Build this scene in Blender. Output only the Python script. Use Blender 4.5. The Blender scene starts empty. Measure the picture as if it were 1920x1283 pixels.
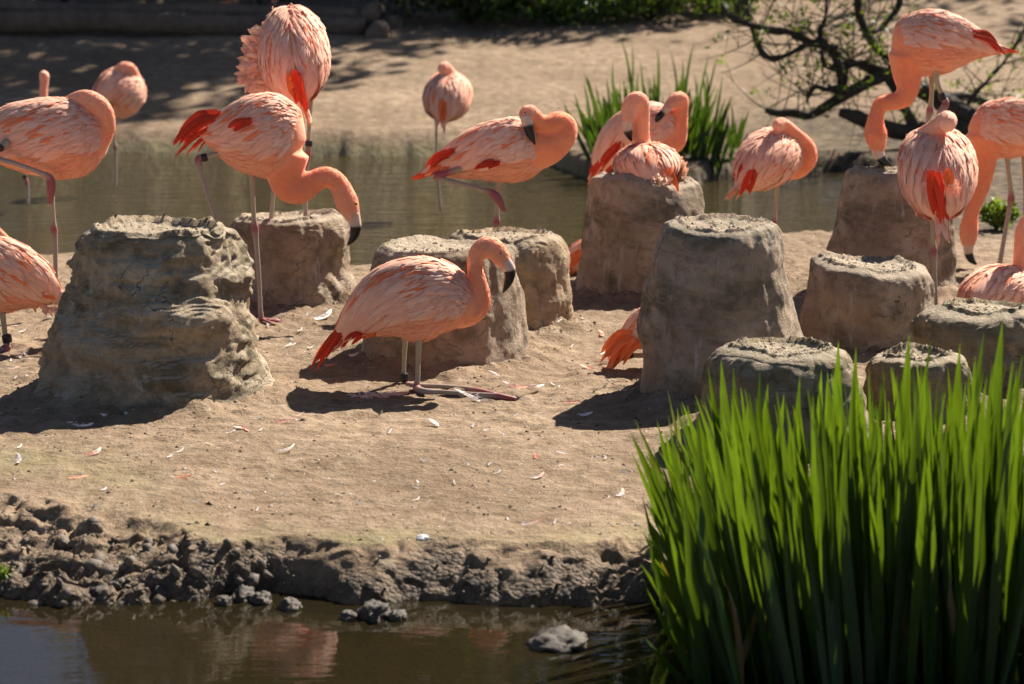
import bpy, bmesh, math, random
import numpy as np
from mathutils import Vector

random.seed(7)
RNG = np.random.default_rng(11)
C = bpy.context.scene.collection
SC = bpy.context.scene

# ------------------------------------------------------------------ camera
FPX = 5067.0                     # focal length in photograph pixels (1920 wide)
CAM_H = 1.43
PITCH = math.atan(851.5 / FPX)
cam_d = bpy.data.cameras.new('camera')
cam_d.sensor_width = 36.0
cam_d.lens = FPX * 36.0 / 1920.0
cam_d.clip_start = 0.1
cam_d.clip_end = 2000
cam = bpy.data.objects.new('camera', cam_d)
C.objects.link(cam)
cam.location = (0, 0, CAM_H)
cam.rotation_euler = (math.pi / 2 - PITCH, 0, 0)
cam_d.dof.use_dof = True
cam_d.dof.focus_distance = 7.75
cam_d.dof.aperture_fstop = 5.0
SC.camera = cam

# ------------------------------------------------------------------ sky, sun, exposure
SUN_EL = math.radians(44)
SUN_AZ = math.radians(40)        # from +Y towards +X: behind the scene on the right
w = bpy.data.worlds.new('World')
SC.world = w
w.use_nodes = True
wn = w.node_tree
bg = wn.nodes['Background']
sky = wn.nodes.new('ShaderNodeTexSky')
sky.sky_type = 'NISHITA'
sky.sun_disc = False
sky.sun_elevation = SUN_EL
sky.sun_rotation = SUN_AZ
sky.air_density = 0.5
sky.dust_density = 0.6
sky.ozone_density = 0.5
wn.links.new(sky.outputs[0], bg.inputs[0])
bg.inputs[1].default_value = 0.05
sun_d = bpy.data.lights.new('sun', 'SUN')
sun_d.energy = 5.0
sun_d.angle = math.radians(0.5)
sun_d.color = (1.0, 0.92, 0.81)
sun = bpy.data.objects.new('sun', sun_d)
C.objects.link(sun)
sdir = Vector((math.sin(SUN_AZ) * math.cos(SUN_EL), math.cos(SUN_AZ) * math.cos(SUN_EL), math.sin(SUN_EL)))
sun.rotation_euler = sdir.to_track_quat('Z', 'Y').to_euler()
SC.view_settings.view_transform = 'Standard'
SC.view_settings.look = 'None'
SC.view_settings.gamma = 1.0
SC.view_settings.use_curve_mapping = False
SC.view_settings.exposure = 1.25

# ------------------------------------------------------------------ helpers
CP, SP = math.cos(PITCH), math.sin(PITCH)


def ray(px, py):
    u = (px - 960.0) / FPX
    v = -(py - 641.5) / FPX
    return np.array([u, CP + v * SP, -SP + v * CP])


def at_y(px, py, Y):
    d = ray(px, py)
    t = Y / d[1]
    return np.array([d[0] * t, Y, CAM_H + d[2] * t])


def at_z(px, py, z):
    d = ray(px, py)
    t = (z - CAM_H) / d[2]
    return np.array([d[0] * t, d[1] * t, z])


def mpp(Y):
    return Y / FPX


def _hash(ix, iy, iz, s):
    h = ix * np.uint32(374761393) + iy * np.uint32(668265263) + iz * np.uint32(2147483647) + np.uint32((s * 974634777) & 0xFFFFFFFF)
    h = (h ^ (h >> np.uint32(13))) * np.uint32(1274126177)
    h = (h ^ (h >> np.uint32(16))) * np.uint32(2246822519)
    return ((h ^ (h >> np.uint32(15))) & np.uint32(0xFFFF)) * np.float32(2.0 / 65535.0) - np.float32(1)


def vnoise(p, seed=0):
    """smooth value noise, p (...,3) -> -1..1"""
    fl = np.floor(p)
    f = (p - fl).astype(np.float32)
    i = fl.astype(np.int64).astype(np.uint32)
    f = f * f * f * (f * (f * 6 - 15) + 10)
    out = 0
    for dx in (0, 1):
        wx = f[..., 0] if dx else 1 - f[..., 0]
        for dy in (0, 1):
            wy = f[..., 1] if dy else 1 - f[..., 1]
            for dz in (0, 1):
                wz = f[..., 2] if dz else 1 - f[..., 2]
                out = out + wx * wy * wz * _hash(i[..., 0] + np.uint32(dx), i[..., 1] + np.uint32(dy), i[..., 2] + np.uint32(dz), seed)
    return out


def fbm(p, octs=4, seed=0, gain=0.5):
    a, s, out = 1.0, 1.0, 0
    for o in range(octs):
        out = out + a * vnoise(p * s + 17.3 * o, seed + o)
        a *= gain
        s *= 2.03
    return out


def sstep(a, b, x):
    t = np.clip((x - a) / (b - a), 0, 1)
    return t * t * (3 - 2 * t)


def mesh_np(name, V, F, col=None, mat=None, smooth=True, mats=None, fmat=None):
    me = bpy.data.meshes.new(name)
    V = np.asarray(V, dtype=np.float32)
    if isinstance(F, np.ndarray):
        n, k = F.shape
        me.vertices.add(len(V))
        me.vertices.foreach_set('co', V.ravel())
        me.loops.add(n * k)
        me.loops.foreach_set('vertex_index', F.astype(np.int32).ravel())
        me.polygons.add(n)
        me.polygons.foreach_set('loop_start', np.arange(0, n * k, k, dtype=np.int32))
        me.update(calc_edges=True)
    else:
        me.from_pydata(V.tolist(), [], F)
        me.update()
    if col is not None:
        at = me.color_attributes.new('col', 'FLOAT_COLOR', 'POINT')
        c4 = np.ones((len(V), 4), dtype=np.float32)
        c4[:, :3] = col
        at.data.foreach_set('color', c4.ravel())
    if smooth:
        me.polygons.foreach_set('use_smooth', np.ones(len(me.polygons), dtype=bool))
    if mat:
        me.materials.append(mat)
    return me


def obj(name, me, parent=None, label=None, cat=None, group=None, kind=None, loc=None):
    o = bpy.data.objects.new(name, me)
    C.objects.link(o)
    if parent is not None:
        o.parent = parent
    if loc is not None:
        o.location = loc
    if label:
        o['label'] = label
    if cat:
        o['category'] = cat
    if group:
        o['group'] = group
    if kind:
        o['kind'] = kind
    return o


class MB:
    """collects vertices / faces / colours for one mesh"""

    def __init__(self):
        self.v, self.f, self.c, self.n = [], [], [], 0

    def add(self, V, F, col):
        V = np.asarray(V, float)
        self.v.append(V)
        self.f += [tuple(int(i) + self.n for i in q) for q in F]
        col = np.asarray(col, float)
        if col.ndim == 1:
            col = np.tile(col, (len(V), 1))
        self.c.append(col)
        self.n += len(V)

    def mesh(self, name, mat, origin=(0, 0, 0), smooth=True):
        V = np.concatenate(self.v) - np.asarray(origin)
        return mesh_np(name, V, self.f, np.concatenate(self.c), mat, smooth)


def catmull(P, n):
    """resample control rows P (k,d) to n rows"""
    P = np.asarray(P, float)
    k = len(P)
    Q = np.vstack([2 * P[0] - P[1], P, 2 * P[-1] - P[-2]])
    t = np.linspace(0, k - 1 - 1e-9, n)
    i = t.astype(int)
    f = (t - i)[:, None]
    p0, p1, p2, p3 = Q[i], Q[i + 1], Q[i + 2], Q[i + 3]
    return 0.5 * (2 * p1 + (p2 - p0) * f + (2 * p0 - 5 * p1 + 4 * p2 - p3) * f ** 2 + (3 * p1 - p0 - 3 * p2 + p3) * f ** 3)


def norm(a):
    return a / np.maximum(np.linalg.norm(a, axis=-1, keepdims=True), 1e-9)


def frames(c, up):
    T = norm(np.gradient(c, axis=0))
    up = np.asarray(up, float)
    U = up - (T @ up)[:, None] * T
    bad = np.linalg.norm(U, axis=1) < 0.15
    U = norm(U)
    if bad.any():
        good = np.where(~bad)[0]
        for b in np.where(bad)[0]:
            if len(good):
                g = good[np.argmin(abs(good - b))]
                u = U[g] - (U[g] @ T[b]) * T[b]
            else:
                u = np.cross(T[b], [0.3, 1, 0.1])
            U[b] = u / max(np.linalg.norm(u), 1e-9)
    S = np.cross(T, U)
    return T, U, S


def sweep(c, rv, rs, up=(0, 0, 1), seg=12):
    """closed tube along centres c with radii along up / side"""
    T, U, S = frames(c, up)
    n = len(c)
    th = np.linspace(0, 2 * math.pi, seg, endpoint=False)
    V = c[:, None, :] + (rv[:, None] * np.sin(th))[..., None] * U[:, None, :] + (rs[:, None] * np.cos(th))[..., None] * S[:, None, :]
    V = V.reshape(-1, 3)
    F = []
    for i in range(n - 1):
        for j in range(seg):
            a, b = i * seg + j, i * seg + (j + 1) % seg
            F.append((a, b, b + seg, a + seg))
    V = np.vstack([V, c[0] - T[0] * rv[0] * 0.4, c[-1] + T[-1] * rv[-1] * 0.4])
    k = len(V)
    for j in range(seg):
        F.append((k - 2, (j + 1) % seg, j))
        F.append((k - 1, (n - 1) * seg + j, (n - 1) * seg + (j + 1) % seg))
    return V, F


def tube_px(pts, Y, n=None, seg=8, up=(0, 0.2, 1)):
    """pts (px,py,dd,r_px) -> tube"""
    P = []
    for p in pts:
        if p[2] is None:                       # resting on the ground
            g = ground_pt(p[0], p[1] + p[3] * 0.8)
            g[2] += p[3] * mpp(Y) * 0.75
            P.append(list(g) + [p[3] * mpp(Y)])
        else:
            P.append(list(at_y(p[0], p[1], Y + p[2])) + [p[3] * mpp(Y)])
    P = np.array(P)
    q = catmull(P, n or (len(pts) - 1) * 5 + 1)
    q[:, 3] = np.maximum(q[:, 3], 0.0004)
    V, F = sweep(q[:, :3], q[:, 3], q[:, 3], up, seg)
    return V, F, q


# ------------------------------------------------------------------ materials
def new_mat(name):
    m = bpy.data.materials.new(name)
    m.use_nodes = True
    nt = m.node_tree
    b = nt.nodes['Principled BSDF']
    return m, nt, b


def N(nt, typ, **kw):
    n = nt.nodes.new(typ)
    for k, v in kw.items():
        setattr(n, k, v)
    return n


def noise(nt, vec, scale, detail=4, rough=0.55, dist=0.0):
    n = N(nt, 'ShaderNodeTexNoise')
    n.inputs['Scale'].default_value = scale
    n.inputs['Detail'].default_value = detail
    n.inputs['Roughness'].default_value = rough
    n.inputs['Distortion'].default_value = dist
    if vec is not None:
        nt.links.new(vec, n.inputs['Vector'])
    return n.outputs['Fac']


def ramp(nt, fac, stops):
    r = N(nt, 'ShaderNodeValToRGB')
    el = r.color_ramp.elements
    while len(el) < len(stops):
        el.new(0.5)
    for e, (p, c) in zip(el, stops):
        e.position = p
        e.color = (c[0], c[1], c[2], 1) if not np.isscalar(c) else (c, c, c, 1)
    nt.links.new(fac, r.inputs[0])
    return r.outputs[0]


def mix(nt, fac, a, b, mode='MIX'):
    m = N(nt, 'ShaderNodeMix', data_type='RGBA', blend_type=mode)
    for sock, val in ((m.inputs[0], fac), (m.inputs[6], a), (m.inputs[7], b)):
        if hasattr(val, 'node'):
            nt.links.new(val, sock)
        elif np.isscalar(val):
            sock.default_value = val
        else:
            sock.default_value = (val[0], val[1], val[2], 1)
    return m.outputs[2]


def bump(nt, h, strength, dist, prev=None):
    b = N(nt, 'ShaderNodeBump')
    b.inputs['Strength'].default_value = strength
    b.inputs['Distance'].default_value = dist
    nt.links.new(h, b.inputs['Height'])
    if prev is not None:
        nt.links.new(prev, b.inputs['Normal'])
    return b.outputs[0]


def coords(nt, scale=None, kind='Object'):
    t = N(nt, 'ShaderNodeTexCoord')
    if scale is None:
        return t.outputs[kind]
    m = N(nt, 'ShaderNodeMapping')
    m.inputs['Scale'].default_value = scale
    nt.links.new(t.outputs[kind], m.inputs[0])
    return m.outputs[0]


def mat_soil():
    m, nt, b = new_mat('sandy_soil')
    p = coords(nt)
    big = noise(nt, p, 1.3, 4)
    c = ramp(nt, big, [(0.3, (0.215, 0.150, 0.094)), (0.7, (0.37, 0.27, 0.178))])
    med = noise(nt, p, 14, 6, 0.65)
    c = mix(nt, ramp(nt, med, [(0.35, 0.9), (0.62, 0.0)]), c, (0.165, 0.108, 0.062))
    sp = noise(nt, coords(nt, (1, 0.55, 1)), 120, 3, 0.7)
    c = mix(nt, ramp(nt, sp, [(0.27, 0.85), (0.36, 0.0)]), c, (0.10, 0.065, 0.04))
    wh = noise(nt, p, 95, 2, 0.6)
    c = mix(nt, ramp(nt, wh, [(0.68, 0.0), (0.74, 0.7)]), c, (0.62, 0.54, 0.45))
    spl = noise(nt, p, 9, 5, 0.7, 1.5)
    c = mix(nt, ramp(nt, spl, [(0.60, 0.0), (0.70, 0.45)]), c, (0.50, 0.42, 0.33))
    c = mix(nt, ramp(nt, noise(nt, p, 3.1, 4, 0.6, 0.8), [(0.56, 0.0), (0.70, 0.55)]), c, (0.20, 0.138, 0.085))
    # wet mud where a 'col' mask says the bank and pond bed are
    at = N(nt, 'ShaderNodeAttribute', attribute_name='col')
    sep = N(nt, 'ShaderNodeSeparateColor')
    nt.links.new(at.outputs['Color'], sep.inputs[0])
    wetc = ramp(nt, med, [(0.33, (0.062, 0.043, 0.028)), (0.66, (0.175, 0.124, 0.079))])
    c = mix(nt, sep.outputs[0], c, wetc)
    c = mix(nt, sep.outputs[1], c, ramp(nt, big, [(0.3, (0.17, 0.17, 0.07)), (0.7, (0.28, 0.24, 0.12))]))
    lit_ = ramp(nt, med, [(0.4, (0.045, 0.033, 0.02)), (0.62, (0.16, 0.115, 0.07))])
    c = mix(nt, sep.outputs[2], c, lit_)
    nt.links.new(c, b.inputs['Base Color'])
    r = N(nt, 'ShaderNodeMapRange')
    nt.links.new(sep.outputs[0], r.inputs[0])
    r.inputs[3].default_value = 0.95
    r.inputs[4].default_value = 0.7
    nt.links.new(r.outputs[0], b.inputs['Roughness'])
    h = noise(nt, p, 60, 5, 0.75)
    vor = N(nt, 'ShaderNodeTexVoronoi')
    vor.inputs['Scale'].default_value = 85
    vor.inputs['Randomness'].default_value = 1.0
    wob = mix(nt, 0.06, p, N(nt, 'ShaderNodeTexNoise').outputs['Color'])
    nt.links.new(wob, vor.inputs['Vector'])
    n1 = bump(nt, med, 0.8, 0.03)
    bg_ = N(nt, 'ShaderNodeBump', invert=True)
    bg_.inputs['Distance'].default_value = 0.012
    nt.links.new(vor.outputs['Distance'], bg_.inputs['Height'])
    mw = N(nt, 'ShaderNodeMath', operation='MULTIPLY')
    mw.inputs[1].default_value = 0.9
    nt.links.new(sep.outputs[0], mw.inputs[0])
    nt.links.new(mw.outputs[0], bg_.inputs['Strength'])
    nt.links.new(n1, bg_.inputs['Normal'])
    n1 = bg_.outputs[0]
    nt.links.new(bump(nt, h, 0.8, 0.008, n1), b.inputs['Normal'])
    b.inputs['Specular IOR Level'].default_value = 0.25
    return m


def mat_mud(name, base_a, base_b, algae, crust, streak=0.35):
    """weathered mud of the nest mounds"""
    m, nt, b = new_mat(name)
    p = coords(nt)
    n1 = noise(nt, p, 5, 5, 0.6, 0.4)
    c = ramp(nt, n1, [(0.32, base_a), (0.66, base_b)])
    n2 = noise(nt, p, 22, 5, 0.7)
    c = mix(nt, ramp(nt, n2, [(0.33, 0.6), (0.52, 0.0)]), c, tuple(x * 0.5 for x in base_a))
    n3 = noise(nt, coords(nt, (1, 1, 2.2)), 3.2, 5, 0.65, 0.8)
    c = mix(nt, ramp(nt, n3, [(0.47, 0.0), (0.62, algae)]), c, (0.075, 0.068, 0.038))
    n4 = noise(nt, coords(nt, (1, 1, 0.06)), 38, 4, 0.6, 0.3)
    c = mix(nt, ramp(nt, n4, [(0.60, 0.0), (0.70, streak)]), c, (0.52, 0.48, 0.42))
    n5 = noise(nt, p, 11, 6, 0.7, 1.0)
    c = mix(nt, ramp(nt, n5, [(0.58, 0.0), (0.68, crust)]), c, (0.50, 0.45, 0.37))
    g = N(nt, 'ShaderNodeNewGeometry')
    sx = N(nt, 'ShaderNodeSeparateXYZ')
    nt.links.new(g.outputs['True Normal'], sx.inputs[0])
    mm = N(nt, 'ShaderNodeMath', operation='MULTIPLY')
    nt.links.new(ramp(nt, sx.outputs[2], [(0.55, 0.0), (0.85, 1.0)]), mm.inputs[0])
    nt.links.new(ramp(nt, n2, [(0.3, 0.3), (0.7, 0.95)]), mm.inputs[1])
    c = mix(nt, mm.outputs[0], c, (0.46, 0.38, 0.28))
    nt.links.new(c, b.inputs['Base Color'])
    b.inputs['Roughness'].default_value = 0.9
    b.inputs['Specular IOR Level'].default_value = 0.2
    hb = bump(nt, n2, 1.0, 0.018)
    vo = N(nt, 'ShaderNodeTexVoronoi', feature='DISTANCE_TO_EDGE')
    vo.inputs['Scale'].default_value = 9
    wn_ = N(nt, 'ShaderNodeTexNoise')
    wn_.inputs['Scale'].default_value = 9
    wn_.inputs['Detail'].default_value = 5
    nt.links.new(p, wn_.inputs['Vector'])
    nt.links.new(mix(nt, 0.16, p, wn_.outputs['Color']), vo.inputs['Vector'])
    ck = ramp(nt, vo.outputs['Distance'], [(0.0, 1.0), (0.013, 0.0)])
    cm_ = N(nt, 'ShaderNodeMath', operation='MULTIPLY')
    nt.links.new(ck, cm_.inputs[0])
    nt.links.new(ramp(nt, n1, [(0.54, 0.0), (0.62, 1.0)]), cm_.inputs[1])
    c = mix(nt, cm_.outputs[0], c, (0.11, 0.08, 0.052))
    nt.links.new(c, b.inputs['Base Color'])
    ci = N(nt, 'ShaderNodeMath', operation='SUBTRACT')
    ci.inputs[0].default_value = 1.0
    nt.links.new(cm_.outputs[0], ci.inputs[1])
    hb = bump(nt, ci.outputs[0], 0.8, 0.01, hb)
    h2 = noise(nt, p, 130, 4, 0.8)
    hb = bump(nt, n4, 0.35, 0.006, hb)
    nt.links.new(bump(nt, h2, 0.9, 0.007, hb), b.inputs['Normal'])
    return m


def mat_wetmud():
    m, nt, b = new_mat('wet_mud')
    p = coords(nt)
    n2 = noise(nt, p, 30, 6, 0.7)
    c = ramp(nt, n2, [(0.3, (0.06, 0.043, 0.029)), (0.7, (0.18, 0.132, 0.088))])
    at = N(nt, 'ShaderNodeAttribute', attribute_name='col')
    c = mix(nt, 1.0, c, at.outputs['Color'], 'MULTIPLY')
    nt.links.new(c, b.inputs['Base Color'])
    b.inputs['Roughness'].default_value = 0.7
    nt.links.new(bump(nt, noise(nt, p, 110, 4, 0.7), 0.7, 0.006), b.inputs['Normal'])
    return m


def mat_feather():
    m, nt, b = new_mat('feather')
    at = N(nt, 'ShaderNodeAttribute', attribute_name='col')
    p = coords(nt)
    n1 = noise(nt, p, 55, 5, 0.7)
    c = mix(nt, 1.0, at.outputs['Color'], ramp(nt, n1, [(0.3, (0.96, 0.93, 0.92)), (0.7, (1.0, 1.0, 1.0))]), 'MULTIPLY')
    nt.links.new(c, b.inputs['Base Color'])
    b.inputs['Roughness'].default_value = 0.7
    b.inputs['Specular IOR Level'].default_value = 0.2
    nt.links.new(bump(nt, noise(nt, p, 220, 4, 0.7), 0.35, 0.003), b.inputs['Normal'])
    tr = N(nt, 'ShaderNodeBsdfTranslucent')
    nt.links.new(c, tr.inputs[0])
    ms = N(nt, 'ShaderNodeMixShader')
    ms.inputs[0].default_value = 0.08
    nt.links.new(b.outputs[0], ms.inputs[1])
    nt.links.new(tr.outputs[0], ms.inputs[2])
    nt.links.new(ms.outputs[0], nt.nodes['Material Output'].inputs[0])
    return m


def mat_body():
    m, nt, b = new_mat('plumage')
    at = N(nt, 'ShaderNodeAttribute', attribute_name='col')
    p = coords(nt)
    n1 = noise(nt, p, 45, 6, 0.7)
    c = mix(nt, 1.0, at.outputs['Color'], ramp(nt, n1, [(0.3, (0.95, 0.91, 0.90)), (0.7, (1.0, 1.0, 1.0))]), 'MULTIPLY')
    nt.links.new(c, b.inputs['Base Color'])
    b.inputs['Roughness'].default_value = 0.8
    b.inputs['Specular IOR Level'].default_value = 0.15
    b.inputs['Subsurface Weight'].default_value = 0.8
    b.inputs['Subsurface Radius'].default_value = (1.0, 0.5, 0.35)
    b.inputs['Subsurface Scale'].default_value = 0.022
    b.inputs['Sheen Weight'].default_value = 0.25
    b.inputs['Sheen Roughness'].default_value = 0.5
    hb = bump(nt, n1, 0.3, 0.006)
    nt.links.new(bump(nt, noise(nt, p, 260, 4, 0.7), 0.5, 0.0025, hb), b.inputs['Normal'])
    return m


def mat_vcol(name, rough=0.6, bscale=80, bstr=0.3, bdist=0.003, spec=0.4):
    m, nt, b = new_mat(name)
    at = N(nt, 'ShaderNodeAttribute', attribute_name='col')
    p = coords(nt)
    n1 = noise(nt, p, bscale, 5, 0.7)
    c = mix(nt, 1.0, at.outputs['Color'], ramp(nt, n1, [(0.3, 0.72), (0.7, 1.0)]), 'MULTIPLY')
    nt.links.new(c, b.inputs['Base Color'])
    b.inputs['Roughness'].default_value = rough
    b.inputs['Specular IOR Level'].default_value = spec
    nt.links.new(bump(nt, n1, bstr, bdist), b.inputs['Normal'])
    return m


def mat_leaf(name, trans=0.5, tint=(1.5, 1.35, 0.5), rough=0.4, stripes=True):
    m, nt, b = new_mat(name)
    at = N(nt, 'ShaderNodeAttribute', attribute_name='col')
    c = at.outputs['Color']
    p = coords(nt)
    n1 = noise(nt, p, 16, 4, 0.6)
    c = mix(nt, 1.0, c, ramp(nt, n1, [(0.3, (0.75, 0.8, 0.7)), (0.7, (1.0, 1.0, 1.0))]), 'MULTIPLY')
    if stripes:
        s = noise(nt, coords(nt, (1, 1, 0.02)), 420, 2, 0.5)
        c = mix(nt, 1.0, c, ramp(nt, s, [(0.35, 0.78), (0.65, 1.0)]), 'MULTIPLY')
        nt.links.new(bump(nt, s, 0.25, 0.002), b.inputs['Normal'])
    nt.links.new(c, b.inputs['Base Color'])
    b.inputs['Roughness'].default_value = rough
    tr = N(nt, 'ShaderNodeBsdfTranslucent')
    tc = mix(nt, 1.0, c, tint, 'MULTIPLY')
    nt.links.new(tc, tr.inputs[0])
    ms = N(nt, 'ShaderNodeMixShader')
    ms.inputs[0].default_value = trans
    nt.links.new(b.outputs[0], ms.inputs[1])
    nt.links.new(tr.outputs[0], ms.inputs[2])
    nt.links.new(ms.outputs[0], nt.nodes['Material Output'].inputs[0])
    return m


def mat_water():
    m, nt, b = new_mat('pond_water')
    nt.nodes.remove(b)
    p = coords(nt, (1.0, 3.4, 1))
    h1 = noise(nt, p, 3.2, 3, 0.5, 0.6)
    h2 = noise(nt, p, 11.0, 3, 0.5, 0.4)
    # ripples grow with the open pond behind the island and fade in the still inlet in front
    sx = N(nt, 'ShaderNodeSeparateXYZ')
    nt.links.new(coords(nt), sx.inputs[0])
    mr = N(nt, 'ShaderNodeMapRange')
    nt.links.new(sx.outputs[1], mr.inputs[0])
    mr.inputs[1].default_value = 6.0
    mr.inputs[2].default_value = 11.0
    mr.inputs[3].default_value = 0.02
    mr.inputs[4].default_value = 0.42
    b1 = N(nt, 'ShaderNodeBump')
    b1.inputs['Distance'].default_value = 0.03
    nt.links.new(h1, b1.inputs['Height'])
    nt.links.new(mr.outputs[0], b1.inputs['Strength'])
    b2 = N(nt, 'ShaderNodeBump')
    b2.inputs['Distance'].default_value = 0.012
    nt.links.new(h2, b2.inputs['Height'])
    nt.links.new(mr.outputs[0], b2.inputs['Strength'])
    nt.links.new(b1.outputs[0], b2.inputs['Normal'])
    nm = b2.outputs[0]
    gl = N(nt, 'ShaderNodeBsdfGlossy')
    gl.inputs['Roughness'].default_value = 0.015
    nt.links.new(nm, gl.inputs['Normal'])
    fr = N(nt, 'ShaderNodeFresnel')
    fr.inputs[0].default_value = 1.34
    nt.links.new(nm, fr.inputs['Normal'])
    df = N(nt, 'ShaderNodeBsdfDiffuse')
    mr2 = N(nt, 'ShaderNodeMapRange')
    nt.links.new(sx.outputs[1], mr2.inputs[0])
    mr2.inputs[1].default_value = 6.0
    mr2.inputs[2].default_value = 11.0
    nt.links.new(mix(nt, mr2.outputs[0], (0.026, 0.021, 0.010), (0.095, 0.073, 0.034)), df.inputs[0])  # paler far out: the bank's reflection is put into the diffuse colour
    tp = N(nt, 'ShaderNodeBsdfTransparent')
    tp.inputs[0].default_value = (0.42, 0.35, 0.19, 1)
    m1 = N(nt, 'ShaderNodeMixShader')
    m1.inputs[0].default_value = 0.5
    nt.links.new(df.outputs[0], m1.inputs[1])
    nt.links.new(tp.outputs[0], m1.inputs[2])
    m2 = N(nt, 'ShaderNodeMixShader')
    nt.links.new(fr.outputs[0], m2.inputs[0])
    nt.links.new(m1.outputs[0], m2.inputs[1])
    nt.links.new(gl.outputs[0], m2.inputs[2])
    nt.links.new(m2.outputs[0], nt.nodes['Material Output'].inputs[0])
    return m


def mat_bark(name, a, b_):
    m, nt, b = new_mat(name)
    p = coords(nt, (1, 1, 1))
    n1 = noise(nt, p, 14, 6, 0.7, 0.5)
    nt.links.new(ramp(nt, n1, [(0.3, a), (0.7, b_)]), b.inputs['Base Color'])
    b.inputs['Roughness'].default_value = 0.9
    nt.links.new(bump(nt, noise(nt, p, 40, 6, 0.7), 0.8, 0.015), b.inputs['Normal'])
    return m


M = {
    'soil': mat_soil(),
    'mud_crust': mat_mud('crumbling_mud', (0.31, 0.225, 0.14), (0.52, 0.405, 0.275), 0.75, 0.85, 0.12),
    'mud_grey': mat_mud('grey_mud', (0.30, 0.215, 0.145), (0.49, 0.38, 0.275), 0.65, 0.35, 0.75),
    'mud_brown': mat_mud('brown_mud', (0.32, 0.22, 0.13), (0.50, 0.365, 0.225), 0.25, 0.2, 0.3),
    'mud_algae': mat_mud('mossy_mud', (0.20, 0.155, 0.09), (0.38, 0.30, 0.185), 0.9, 0.2, 0.3),
    'wet': mat_wetmud(),
    'feather': mat_feather(),
    'body': mat_body(),
    'skin': mat_vcol('leg_skin', 0.5, 150, 0.5, 0.002),
    'bill': mat_vcol('bill_horn', 0.4, 60, 0.15, 0.002),
    'plastic': mat_vcol('ring_plastic', 0.35, 60, 0.05, 0.001),
    'grit': mat_vcol('grit', 0.9, 60, 0.4, 0.003, 0.2),
    'iris': mat_leaf('iris_leaf', 0.55, (1.9, 1.5, 0.45), 0.38),
    'leaf': mat_leaf('foliage', 0.4, (1.4, 1.3, 0.6), 0.5, False),
    'water': mat_water(),
    'bark': mat_bark('dark_bark', (0.022, 0.017, 0.011), (0.075, 0.06, 0.04)),
    'log': mat_bark('log_bark', (0.08, 0.056, 0.038), (0.19, 0.135, 0.095)),
    'logend': mat_bark('log_end', (0.11, 0.08, 0.055), (0.22, 0.17, 0.12)),
}

# ------------------------------------------------------------------ ground (one sheet with the pond bed)
WATER_Z = -0.16
RIM_Z = -0.055          # the island dips towards its front rim
edge_b = [(-400, 1120), (0, 1128), (120, 1138), (250, 1128), (380, 1118), (440, 1105), (520, 1118), (700, 1132), (850, 1134), (1000, 1134),
          (1150, 1130), (1240, 1120), (1300, 1085), (1400, 1040), (1600, 1000), (2000, 960), (2500, 940)]
edge_t = [(-400, 930), (0, 945), (120, 950), (250, 965), (340, 985), (420, 1012), (480, 1006), (600, 1014), (750, 1016), (900, 1014), (1050, 1012),
          (1200, 1000), (1300, 985), (1400, 930), (1600, 900), (2000, 880), (2500, 870)]
EB = np.array([at_z(x, y, WATER_Z)[:2] for x, y in edge_b])
ET = np.array([at_z(x, y, RIM_Z)[:2] for x, y in edge_t])
mound_foot = []     # (x, y, R) filled below for the soil skirts

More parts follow.
